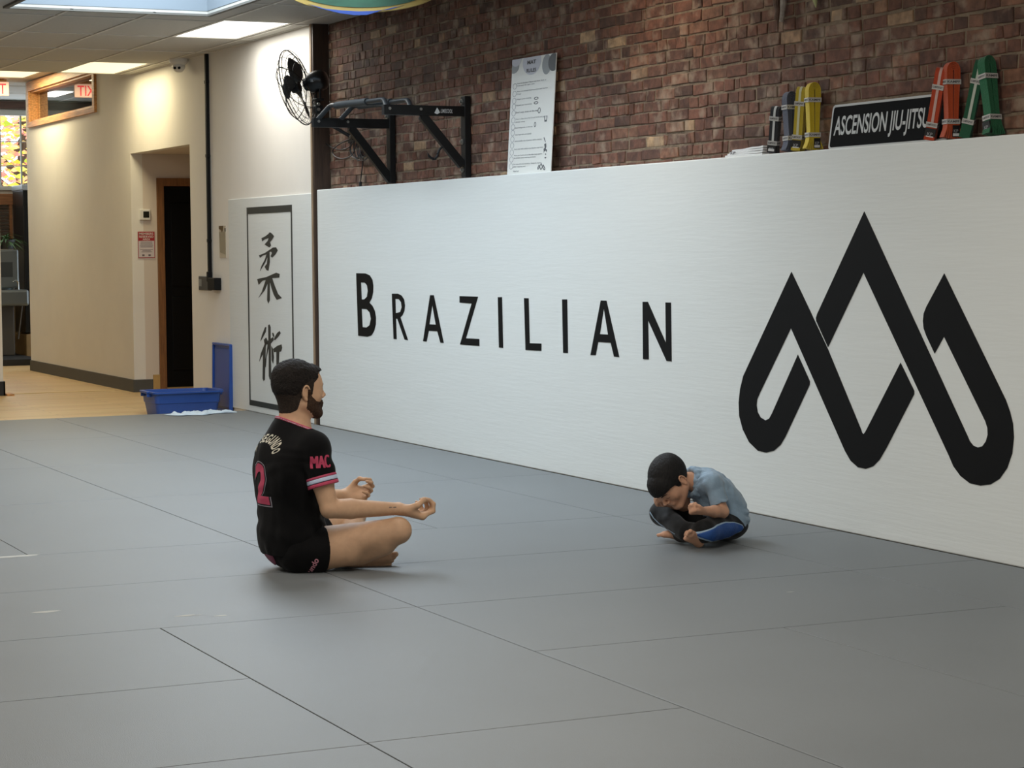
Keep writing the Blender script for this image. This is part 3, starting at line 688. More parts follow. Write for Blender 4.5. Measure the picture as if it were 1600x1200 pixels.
# dark cabinet
d0, d1 = ex_(35.5, 300, -28.0), ex_(60, 520, -28.0)
dc = thing('dark_cabinet', 'tall black cabinet in the passage just left of the hall wall corner', 'cabinet', (-28.0, d0.y, -0.05))
b = MB(); b.box((-0.6, 0, ex_(45, 520, -28).z + 0.05), (0.0, 0.8, ex_(40, 297, -28).z + 0.05), 0.01); b.build('body', mat('cabinet_black', '0d0d0e', 0.35), dc)
b = MB(); b.box((-0.6, -0.0, 0), (0.02, 0.8, ex_(45, 522, -28).z + 0.05), 0.01); b.build('base', mat('tan_panel', '8b7048'), dc)
b = MB(); b.box((-0.62, -0.01, ex_(40, 297, -28).z + 0.05), (0.01, 0.81, ex_(40, 297, -28).z + 0.12), 0.01); b.build('top', mat('cabinet_top', '8f9396', 0.4), dc)
# potted fern on the fountain
pf = thing('potted_fern', 'green spiky potted plant on the drinking fountain', 'plant', (FX - 0.15, ex_(10, 388, FX - .15).y, zf + 0.008))
b = MB(); b.lathe([(0, 0), (0.09, 0), (0.12, 0.12), (0.11, 0.12), (0.085, 0.02), (0, 0.02)]); b.build('pot', mat('pot_dark', '2c2a26', 0.6), pf, True)
vv = []; ff = []; rr = random.Random(11)
for k in range(90):
    a = rr.uniform(0, 2 * PI); el = rr.uniform(0.1, 1.3); L = rr.uniform(0.12, 0.27); wd_ = 0.012
    d = Vector((math.cos(a), math.sin(a), 0)); sd = Vector((-math.sin(a), math.cos(a), 0)); i0 = len(vv)
    for s in range(6):
        t = s / 5; p = Vector((0, 0, 0.1)) + d * (math.cos(el) * L * t + 0.05 * t * t) + Vector((0, 0, 1)) * (math.sin(el) * L * t - 0.16 * t * t)
        w_ = wd_ * math.sin(PI * min(1, t * 0.9 + 0.12)) ; vv += [tuple(p - sd * w_ + Vector((0, 0, .003))), tuple(p), tuple(p + sd * w_ + Vector((0, 0, .003)))]
    for s in range(5):
        a_ = i0 + s * 3; ff += [(a_, a_ + 1, a_ + 4, a_ + 3), (a_ + 1, a_ + 2, a_ + 5, a_ + 4)]
me = bpy.data.meshes.new('fronds'); me.from_pydata(vv, [], ff); link('fronds', me, mat('fern_green', '3c5a2c', 0.6, var=0.35, vscale=20), pf)
# autumn tree outside the window
def leaf_mat():
    m = bpy.data.materials.new('autumn_leaf'); m.use_nodes = True; nt = m.node_tree; b = nt.nodes['Principled BSDF']
    tc = nt.nodes.new('ShaderNodeTexCoord'); n = nt.nodes.new('ShaderNodeTexNoise'); n.inputs['Scale'].default_value = 1.1; n.inputs['Detail'].default_value = 3
    nt.links.new(tc.outputs['Object'], n.inputs['Vector'])
    ge = nt.nodes.new('ShaderNodeNewGeometry'); ad = nt.nodes.new('ShaderNodeMath'); ad.operation = 'MULTIPLY_ADD'; ad.inputs[1].default_value = 0.3
    nt.links.new(ge.outputs['Random Per Island'], ad.inputs[0]); nt.links.new(n.outputs[0], ad.inputs[2])
    cr = nt.nodes.new('ShaderNodeValToRGB'); e = cr.color_ramp.elements
    e[0].color = (*lin('a8c040'), 1); e[0].position = 0.46; e[1].color = (*lin('f09a90'), 1); e[1].position = 0.76
    for p, c in ((0.53, 'dfe048'), (0.60, 'f4dc80'), (0.67, 'f4ac84')):
        q = e.new(p); q.color = (*lin(c), 1)
    nt.links.new(ad.outputs[0], cr.inputs[0]); nt.links.new(cr.outputs[0], b.inputs['Base Color'])
    b.inputs['Roughness'].default_value = 0.6; b.inputs['Transmission Weight'].default_value = 0.0
    tr = nt.nodes.new('ShaderNodeBsdfTranslucent'); nt.links.new(cr.outputs[0], tr.inputs[0]); mx = nt.nodes.new('ShaderNodeMixShader'); mx.inputs[0].default_value = 0.5
    nt.links.new(b.outputs[0], mx.inputs[1]); nt.links.new(tr.outputs[0], mx.inputs[2]); nt.links.new(mx.outputs[0], nt.nodes['Material Output'].inputs[0])
    return m
tr_ = thing('autumn_tree', 'bright red and yellow autumn tree outside the hall end window', 'tree', (-34.0, 7.5, -0.6))
b = MB(); b.tube([(0, 0, 0), (0.1, 0, 1.6), (-0.1, 0.1, 3.2), (0.1, 0.2, 4.6)], [0.16, 0.13, 0.09, 0.04], 10)
for k in range(7):
    a = k * 1.3; z0 = 1.8 + 0.35 * k; b.tube([(0, 0, z0), (0.6 * math.cos(a), 0.7 * math.sin(a), z0 + 0.5), (1.2 * math.cos(a), 1.5 * math.sin(a), z0 + 0.7)], [0.05, 0.03, 0.012], 6)
b.build('trunk', mat('bark', '4c4034', 0.9), tr_)
vv = []; ff = []; rr = random.Random(4)
for k in range(5200):
    while True:
        p = Vector((rr.uniform(-1, 1), rr.uniform(-1, 1), rr.uniform(-1, 1)))
        if p.length < 1: break
    p = Vector((p.x * 1.6, p.y * 2.4, 3.3 + p.z * 2.0)); s = rr.uniform(0.05, 0.10)
    q = Matrix.Rotation(rr.uniform(0, 6), 3, 'Z') @ Matrix.Rotation(rr.uniform(-1.2, 1.2), 3, 'X')
    i0 = len(vv)
    for c_ in ((-s, 0, 0), (-s * .3, -s * .6, 0.01), (s, 0, -0.01), (-s * .3, s * .6, 0.01)): vv.append(tuple(p + q @ Vector(c_)))
    ff.append((i0, i0 + 1, i0 + 2, i0 + 3))
me = bpy.data.meshes.new('leaves'); me.from_pydata(vv, [], ff); lf = link('leaves', me, leaf_mat(), tr_)

# pale scuff marks on the mats, kept as parts of the mat they are on
for (px, py, w_, h_) in ((70, 956, .07, .02), (28, 869, .12, .025), (290, 962, .05, .012), (308, 961, .02, .010), (345, 962, .03, .012), (1235, 925, .02, .006)):
    p = hit(px, py, 2, 0.0); owner = None
    for o in COL.objects:
        if o.name.startswith('floor_mat') and o.parent is None:
            bb = [v.co for v in o.data.vertices]
            if min(v.x for v in bb) < p.x < max(v.x for v in bb) and min(v.y for v in bb) < p.y < max(v.y for v in bb): owner = o; break
    b = MB(); rr = random.Random(px); f_ = [(p.x + (w_ * .35) * math.cos(k * PI / 6) * rr.uniform(.5, 1.1), p.y + w_ * math.sin(k * PI / 6) * rr.uniform(.6, 1.1), 0.0006) for k in range(12)]
    b.poly(f_); b.build('scuff_mark', mat('scuff_pale', 'a3a29c', 0.8), owner)
# ================================================================ things on and before the brick wall
m_steel = mat('black_steel', '141516', 0.5, spec=0.3)
m_grip = mat('grip_tube', '202427', 0.45, spec=0.35)
m_bolt = mat('bolt_zinc', '9b9b96', 0.35, metal=0.8)
# ---- pull-up bar
UB = [hit(607, 170, 1, YB - 0.045), hit(724, 160, 1, YB - 0.045)]    # left and right upright
pb = thing('pull_up_bar', 'black wall-mounted pull-up bar rack with angled grips on the brick wall', 'pull-up bar', ((UB[0].x + UB[1].x) / 2, YB, 2.25))
def L_(p): return Vector(p) - Vector(pb.location)
armY = {}
for k, (U, ay, lab) in enumerate(((UB[0], (488, 192), 'l'), (UB[1], (598, 171), 'r'))):
    X = U.x
    ztop = 2.32 + (0.02 if k else 0.02)
    b = MB(); b.box(L_((X - 0.035, YB - 0.05, 1.835)), L_((X + 0.035, YB - 0.008, ztop + 0.03)), 0.003); b.build('upright', m_steel, pb)
    end = hit(ay[0], ay[1], 0, X); zc = hit(ay[0] + 30, ay[1] + (1 if k else 0), 0, X).z
    b = MB(); b.box(L_((X - 0.022, end.y, zc - 0.033)), L_((X + 0.022, YB - 0.04, zc + 0.033)), 0.003); b.build('arm', m_steel, pb)
    s0 = hit(*((548, 200) if k == 0 else (660, 181)), 0, X); s1 = hit(*((610, 281) if k == 0 else (722, 258)), 0, X)
    d = (s1 - s0).normalized(); n = Vector((0, -d.z, d.y)); w = 0.028
    b = MB(); b.prism([L_(s0 + n * w - d * .03 - Vector((0.02, 0, 0))), L_(s1 + n * w - Vector((0.02, 0, 0))), L_(s1 - n * w - Vector((0.02, 0, 0))), L_(s0 - n * w - d * .0 - Vector((0.02, 0, 0)))], (0.04, 0, 0)); b.build('brace', m_steel, pb)
    for zz in (ztop - 0.005, zc + 0.055 if k == 0 else 2.07, 1.885):
        b = MB(); b.lathe([(0, 0.0), (0.02, 0), (0.02, 0.008), (0.011, 0.008), (0.011, 0.02), (0, 0.02)], frame(L_((X - 0.005, YB - 0.05, zz)), (1, 0, 0), (0, 0, 1), (0, -1, 0)), 6); b.build('bolt', m_bolt, pb)
    for yy in (end.y + 0.04, end.y + 0.26):
        b = MB(); b.lathe([(0, 0.0), (0.01, 0), (0.01, 0.008), (0, 0.008)], frame(L_((X + 0.022, yy, zc + 0.008)), (0, 1, 0), (0, 0, 1), (1, 0, 0)), 6); b.build('bolt', m_bolt, pb)
    armY[k] = (X, end.y, zc)
# grips: two bent tubes from arm to arm
Xl, Yl_, Zl = armY[0]; Xr, Yr, Zr = armY[1]
def arc(pts, n=6):
    out = []
    P = [Vector(p) for p in pts]
    for i, p in enumerate(P):
        if i in (0, len(P) - 1): out.append(p); continue
        a = p + (P[i - 1] - p).normalized() * 0.04; c = p + (P[i + 1] - p).normalized() * 0.04
        for k in range(n + 1):
            t = k / n; out.append(a * (1 - t) ** 2 + p * 2 * t * (1 - t) + c * t * t)
    return out
zt = 0.115
for y0, y1, nm in ((Yl_ + 0.04, Yr + 0.03, 'front'), (Yl_ + 0.21, Yr + 0.20, 'rear')):
    pts = [L_((Xl, y0, Zl + 0.02)), L_((Xl + 0.1, y0 + 0.06, Zl + 0.115)), L_((Xl + 0.55, y0 + 0.03, Zl + 0.10)), L_((Xr - 0.40, y1 + 0.02, Zr + 0.078)), L_((Xr - 0.15, y1 + 0.04, Zr + 0.078)), L_((Xr, y1, Zr + 0.02))]
    b = MB(); b.tube([pts[2] - Vector((.25, 0, -.004)), pts[2], pts[3]], 0.025, 12); b.build('grip_sleeve', mat('grip_foam', '22272a', 0.7), pb, True, 60)
    b = MB(); b.tube(arc(pts), 0.017, 12); b.build('grip_bar', m_grip, pb, True, 60)
b = MB(); b.tube([L_((Xl + 0.38, Yl_ + 0.06, Zl + .10)), L_((Xl + 0.6, Yl_ + 0.235, Zl + .10))], 0.017, 10); b.build('cross_grip', m_grip, pb, True)
b = MB(); b.tube([L_((Xr - 0.62, Yl_ + 0.06, Zr + .078)), L_((Xr - 0.42, Yl_ + 0.235, Zr + .078))], 0.017, 10); b.build('cross_grip', m_grip, pb, True)
b = MB(); hk = hit(694, 228, 0, Xr); b.tube(arc([L_(hk), L_(hk + Vector((0.0, -0.05, -0.03))), L_(hk + Vector((0, -0.045, -0.085))), L_(hk + Vector((0, -0.10, -0.09))), L_(hk + Vector((0, -0.11, -0.07)))], 4), 0.008, 8); b.build('hook', m_steel, pb, True)
# white maker's mark on the right arm
c = hit(696, 173.5, 0, Xr + 0.022)
me = fit_text('LIMIECOOL', 0.085, 0.026, frame(L_((Xr + 0.0232, c.y + 0.008, c.z)), (0, 1, 0), (0, 0, 1), (1, 0, 0)), 0.01, 0, shear=0.25)
hm = shape_mesh([[(-0.02, -0.014), (0.0, 0.022), (0.021, -0.01), (0.0, -0.022)]], 0.0003)
hm.transform(frame(L_((Xr + 0.0232, c.y - 0.06, c.z)), (0, 1, 0), (0, 0, 1), (1, 0, 0)))
link('maker_mark', join([me, hm]), mat('mark_white', 'd5d7d8', 0.5), pb)

# ---- wall fan
FC = atd(463, 137, 16.35)
nrm = (Vector(-R_) * 0.93 + Vector(F_) * 0.27 + Vector((0, 0, -0.24))).normalized()
fan = thing('wall_fan', 'black wire-cage industrial fan mounted beside the pull-up bar', 'fan', FC)
zx = nrm; ax_ = zx.cross(Vector((0, 0, 1))).normalized(); ay_ = ax_.cross(zx).normalized() * -1
ay_ = zx.cross(ax_).normalized()
FM_ = frame((0, 0, 0), ax_, ay_, zx)
Rf = 0.29
def fl(p): return FM_ @ Vector(p)
b = MB()
def circ(r, z, n=40): return [fl((r * math.cos(k * 2 * PI / n), r * math.sin(k * 2 * PI / n), z)) for k in range(n)]
b.tube(circ(Rf, 0.0, 48), 0.0042, 8, closed=True); b.tube(circ(Rf * 0.985, -0.02, 48), 0.0025, 6, closed=True)
b.build('rim', m_steel, fan, True, 60)
b = MB()
for sgn, dep in ((1, 0.085), (-1, 0.075)):
    for k in range(36):
        a = k * 2 * PI / 36; tw = 0.35 * sgn; pts = []
        for s in range(7):
            t = s / 6; r = 0.045 + (Rf - 0.045) * t; aa = a + tw * (1 - t) ** 2
            z = sgn * dep * (1 - t ** 3.2)
            pts.append(fl((r * math.cos(aa), r * math.sin(aa), z)))
        b.tube(pts, 0.0010, 4, cap=False)
    b.tube(circ(Rf * 0.62, sgn * dep * (1 - 0.6 ** 3.2), 40), 0.002, 5, closed=True)
    b.tube(circ(Rf * 0.86, sgn * dep * (1 - 0.84 ** 3.2), 40), 0.002, 5, closed=True)
b.build('cage', m_steel, fan)
b = MB()
for sgn, dep in ((1, 0.092), (-1, 0.08)):
    for k in range(4):
        a = k * PI / 2 + 0.5; pts = []
        for s in range(8):
            t = s / 7; r = 0.04 + (Rf - 0.04) * t; pts.append(fl((r * math.cos(a), r * math.sin(a), sgn * dep * (1 - t ** 3.2))))
        b.tube(pts, 0.003, 6)
b.lathe([(0, 0.1), (0.05, 0.095), (0.055, 0.085), (0, 0.085)], FM_, 20)
b.build('cage_ribs', m_steel, fan, True, 50)
for k in range(3):
    a0 = k * 2 * PI / 3 + 1.0; vv = []; ff = []
    for i in range(9):
        t = i / 8; r = 0.04 + 0.21 * t; half = 0.30 + 0.45 * math.sin(PI * (0.15 + 0.75 * t)) * (0.9 if t < 0.85 else 0.7)
        for j in range(7):
            s = j / 6 - 0.5; aa = a0 + s * 2 * half * 0.75; vv.append(tuple(fl((r * math.cos(aa), r * math.sin(aa), -s * 0.06 * (1 - 0.4 * t)))))
    for i in range(8):
        for j in range(6): q = i * 7 + j; ff.append((q, q + 1, q + 8, q + 7))
    me = bpy.data.meshes.new('blade'); me.from_pydata(vv, [], ff); smooth(me, 180); o = link('blade', me, mat('blade_grey', '505352', 0.45, metal=0.3), fan)
    md = o.modifiers.new('t', 'SOLIDIFY'); md.thickness = 0.002
b = MB(); b.lathe([(0, 0.04), (0.035, 0.035), (0.042, 0.0), (0.04, -0.03), (0, -0.03)], FM_, 20); b.build('hub', m_steel, fan, True, 50)
b = MB(); b.lathe([(0.0, -0.07), (0.045, -0.072), (0.05, -0.10), (0.072, -0.112), (0.078, -0.125), (0.080, -0.19), (0.076, -0.225), (0.056, -0.25), (0.0, -0.258)], FM_, 28); b.build('motor', mat('motor_black', '0d0d0e', 0.3), fan, True, 50)
b = MB(); b.box((-0.02, -0.01, 0), (0.02, 0.01, 0.001), 0, frame(fl((0.0, 0.0, -0.15)) + (Vector(-F_) * 0.081), Vector(R_), Vector(U_), -Vector(F_))); b.build('rating_label', mat('label_grey', '77797a', 0.5), fan)
mc = Vector(fl((0, 0, -0.18)))
dn = mc + Vector((0, 0, -0.075))
wallp = Vector((hit(547, 213, 1, YB - 0.02).x, YB - 0.02, hit(547, 213, 1, YB - 0.02).z)) - FC
b = MB()
b.box(dn + Vector((-0.05, -0.008, -0.06)), dn + Vector((-0.04, 0.008, 0.09)), 0.002); b.box(dn + Vector((0.04, -0.008, -0.06)), dn + Vector((0.05, 0.008, 0.09)), 0.002); b.box(dn + Vector((-0.05, -0.03, -0.075)), dn + Vector((0.05, 0.03, -0.055)), 0.004)
b.tube([dn + Vector((0, 0, -0.06)), dn + Vector((0, 0, -0.21))], 0.02, 12); b.box(dn + Vector((-0.03, -0.03, -0.17)), dn + Vector((0.03, 0.03, -0.11)), 0.005)
b.tube([dn + Vector((0, 0, -0.20)), wallp], 0.014, 10)
b.build('mount_arm', m_steel, fan, True, 50)
for zz in (-0.1, -0.14, -0.185):
    b = MB(); b.lathe([(0, 0), (0.013, 0), (0.013, 0.01), (0, 0.01)], frame(dn + Vector((0.032, -0.01, zz)), (0, 1, 0), (0, 0, 1), (1, 0, 0)), 6); b.build('clamp_bolt', m_bolt, fan)
b = MB(); b.box(wallp + Vector((-0.05, 0.0, -0.05)), wallp + Vector((0.05, 0.018, 0.05)), 0.003); b.build('wall_plate', m_steel, fan)

# ---- tangled cord hanging on the bracket
cc = Vector(hit(568, 225, 1, YB - 0.05))
cb = thing('tangled_cord', 'tangled black power cord hanging in loops below the pull-up bar', 'cord', cc)
rr = random.Random(8); b = MB()
def W_(px, py, dy=0.0): return Vector(hit(px, py, 1, YB - 0.03 - dy)) - cc
pts = [W_(508, 224), W_(518, 230, .01), W_(532, 234, .02), W_(545, 230, .02), W_(553, 220, .03), W_(556, 212, .03)]
def spline(P, n=8):
    out = []
    for i in range(len(P) - 1):
        p0, p1, p2, p3 = P[max(i - 1, 0)], P[i], P[i + 1], P[min(i + 2, len(P) - 1)]
        for k in range(n):
            t = k / n; out.append(0.5 * ((2 * p1) + (p2 - p0) * t + (2 * p0 - 5 * p1 + 4 * p2 - p3) * t * t + (-p0 + 3 * p1 - 3 * p2 + p3) * t ** 3))
    out.append(P[-1]); return out
b.tube(spline(pts), 0.0045, 6)
b.tube(spline([W_(556, 214, .02), W_(536, 222, .03), W_(521, 233, .03), W_(522, 243, .03), W_(535, 248, .03), W_(550, 242, .03), W_(556, 228, .02), W_(560, 215, .02)]), 0.0045, 6)
for k in range(6):
    cx = 555 + k * 2.6; h = rr.uniform(14, 19); w = rr.uniform(5, 10)
    P = [W_(cx + w * math.sin(a) * rr.uniform(.8, 1.1), 232 + h * -math.cos(a) * rr.uniform(.9, 1.05), 0.01 * k) for a in [q * 2 * PI / 8 for q in range(8)]]
    P.append(P[0]); b.tube(spline(P, 6), 0.0045, 6)
b.tube(spline([W_(566, 216, .02), W_(567, 235, .02), W_(567, 252, .02), W_(565, 270, .02), W_(563, 286, .02)]), 0.0045, 6)
b.tube(spline([W_(560, 250, .02), W_(570, 250, .03), W_(576, 244, .03), W_(581, 240, .02)]), 0.0045, 6)
b.box(W_(549, 214, .03) - Vector((0.03, 0.01, 0.01)), W_(549, 214, .03) + Vector((0.05, 0.01, 0.012)), 0.004)
b.box(W_(563, 286, .02) - Vector((0.012, 0.01, 0.03)), W_(563, 286, .02) + Vector((0.012, 0.01, 0.01)), 0.004)
b.build('cable', mat('cord_black', '0b0b0c', 0.5), cb, True, 60)

# ---- mat rules poster, leaning on the brick, standing on the pad
P4 = [Vector(hit(x, y, 1, YB - 0.05)) for x, y in ((806, 92), (876, 83), (866, 267), (798, 272))]
pc = (P4[2] + P4[3]) / 2; pc.z = 1.8235
xdir = (P4[1] - P4[0]).normalized(); xdir = Vector((1, 0, 0)); roll = math.radians(0.6)
pw = ((P4[1] - P4[0]).length + (P4[2] - P4[3]).length) / 2; ph = ((P4[0] + P4[1]) / 2 - pc).length
lean = math.radians(3.2)
po = thing('mat_rules_poster', 'tall white MAT RULES poster board leaning against the brick', 'poster', (pc.x, YB - 0.075, 1.824))
PM = Matrix.Rotation(-lean, 4, 'X') @ Matrix.Rotation(roll, 4, 'Y')
b = MB(); b.box((-pw / 2, 0, 0.0), (pw / 2, 0.005, ph), 0.001); bmesh.ops.transform(b.bm, matrix=PM, verts=b.bm.verts); b.build('board', mat('poster_white', 'dadbd6', 0.4), po)
def pu(u, v): return ((u - 0.5) * pw, (1 - v) * ph)          # u, v in 0..1 from the poster's top left
def pmesh(loops, y=-0.001):
    me = shape_mesh([[pu(*p) for p in L] for L in loops], 0.0002)
    me.transform(PM @ frame((0, y, 0), (1, 0, 0), (0, 0, 1), (0, -1, 0))); return me
def ell(cu, cv, ru, rv, a0=0, a1=360, n=28): return [(cu + ru * math.cos(math.radians(a0 + (a1 - a0) * k / n)), cv + rv * math.sin(math.radians(a0 + (a1 - a0) * k / n))) for k in range(n + (0 if a1 - a0 == 360 else 1))]
def clipu(L): return [(min(max(u, 0.002), 0.998), min(max(v, 0.002), 0.998)) for u, v in L]
for L, y_ in ((ell(0.46, 0.04, 0.21, 0.115), -0.001), (ell(0.10, 0.0, 0.12, 0.065), -0.0016)): link('pale_circle', pmesh([clipu(L)], y_), mat('poster_pale', 'b9bbc4', 0.5), po)
for L in (ell(0.80, 0.085, 0.10, 0.085), ell(0.05, 0.06, 0.12, 0.062)): link('grey_circle', pmesh([clipu(L)]), mat('poster_mid', '8b9092', 0.5), po)
link('dark_circle', pmesh([clipu(ell(0.95, 0.075, 0.115, 0.075))], -0.0016), mat('poster_dark', '505458', 0.5), po)
def ptext(s, u, v, w, h, bold=0.0):
    x, z_ = pu(u, v); return fit_text(s, w * pw, h * ph, PM @ frame((x, -0.0022, z_), (1, 0, 0), (0, 0, 1), (0, -1, 0)), bold, 0)
ttl = [ptext('MAT', 0.46, 0.045, 0.2, 0.033, 0.03), ptext('RULES', 0.46, 0.115, 0.22, 0.033, 0.03)]
for me in ttl: link('title_word', me, mat('poster_ink', '2a2c30', 0.5), po)
lines = [('New to Jiu-Jitsu? Please see front desk or', .66, .215), ('instructor for open mats', .40, .235), ('Shoes are not permitted anywhere past mat line', .70, .285), ('Only', .10, .308), ('Respect your training', .34, .352), ('Respect your teammates', .36, .405),
         ("Don't wear shoes on the mat", .50, .465), ('Wear a clean Gi or No Gi and shorts and guard', .70, .525), ('always wrap', .22, .55), ('Don\'t bring drinks on the mat', .40, .60), ('Trim fingernails and toenails', .38, .66),
         ('Leave jewelry out of pockets before training', .62, .715), ('Don\'t train with a cold or any infections stay home', .66, .785), ('Wash your hands and use feet after every session', .64, .84), ('to protect your training partners', .50, .862), ('Be respectful and courteous. Always be tapping', .64, .915), ('after tapping out', .28, .937), ('Have fun!', .13, .975)]
tm = [ptext(s, 0.15 + w_ / 2, v, w_, 0.015, 0.01) for s, w_, v in lines]
b = MB()
for me in tm: link('rule_line', me, mat('poster_grey_ink', '6c6f74', 0.6), po)
rings = []
for v in (.235, .30, .362, .412, .468, .53, .59, .64, .695, .75, .81, .87, .93): rings.append(pmesh([ell(0.09, v, 0.045, 0.026), ell(0.09, v, 0.038, 0.022)]))
for me in rings: link('bullet_ring', me, mat('poster_ring', '9b9da2', 0.6), po)
ic = [pmesh([ell(0.60, .362, .05, .012), ell(0.60, .362, .035, .006)]), pmesh([ell(0.60, .40, .05, .012), ell(0.60, .40, .035, .006)]), pmesh([ell(0.68, .468, .03, .025), ell(0.68, .468, .02, .018)]),
      pmesh([[(.80, .52), (.815, .52), (.82, .555), (.85, .555), (.855, .52), (.87, .52), (.86, .57), (.81, .57)]]), pmesh([ell(.60, .585, .02, .022), ell(.60, .585, .012, .014)]), pmesh([[(.82, .70), (.86, .74), (.85, .745), (.81, .705)]]),
      pmesh([[(.83, .76), (.87, .752), (.88, .78), (.87, .80), (.90, .81), (.89, .83), (.87, .815), (.84, .82), (.83, .835), (.82, .80), (.845, .79)]]), pmesh([ell(.87, .875, .02, .006)]), pmesh([ell(.87, .845, .012, .006)])]
lg = []
for L in LG:
    lg.append(pmesh([[(0.70 + 0.18 * (x - 83) / 1032, 0.915 + 0.065 * (y - 73) / 1028) for x, y in L]], -0.0012))
for me in ic: link('icon', me, mat('poster_icon', '5a5d60', 0.6), po)
link('club_logo', join(lg), mat('poster_icon', '5a5d60', 0.6), po)

# ---- ASCENSION JIU-JITSU sign
q0, q1 = hit(1290, 200, 1, YB - 0.07), hit(1477, 217, 1, YB - 0.07)
Zs = 1.8235; sh = hit(1380, 156, 1, YB - 0.05).z - Zs + 0.005
sn = thing('ascension_sign', 'black sign with white border reading ASCENSION JIU-JITSU on the pad top', 'sign', ((q0.x + q1.x) / 2, YB - 0.055, Zs))
sw = (q1.x - q0.x) / 2; SM = Matrix.Rotation(-math.radians(8), 4, 'X')
def rrect(hw, z0, z1, r):
    out = []
    for cx, cz, a0 in ((hw - r, z1 - r, 0), (-hw + r, z1 - r, 90), (-hw + r, z0 + r, 180), (hw - r, z0 + r, 270)):
        for k in range(6): a = math.radians(a0 + k * 18); out.append((cx + r * math.cos(a), cz + r * math.sin(a)))
    return out
def splate(loops, y, th):
    me = shape_mesh(loops, th); me.transform(SM @ frame((0, y, 0), (1, 0, 0), (0, 0, 1), (0, -1, 0))); return me
link('plate', splate([rrect(sw, 0.001, sh, 0.02)], 0, 0.0015), mat('sign_black', '0d0e0f', 0.8, spec=0.08), sn)
link('border', splate([rrect(sw, 0.001, sh, 0.02), rrect(sw - 0.011, 0.011, sh - 0.011, 0.014)], -0.0018, 0.0002), mat('sign_white', 'b9bcbc', 0.7, spec=0.1), sn)
ta, tb = hit(1296, 205, 1, YB - 0.07).x - sn.location.x, hit(1444, 200, 1, YB - 0.07).x - sn.location.x
me = fit_text('ASCENSION JIU-JITSU', tb - ta, sh * 0.56, SM @ frame(((ta + tb) / 2, -0.0022, sh * 0.46), (1, 0, 0), (0, 0, 1), (0, -1, 0)), 0.016, 0)
link('lettering', me, mat('sign_white', 'b9bcbc'), sn)

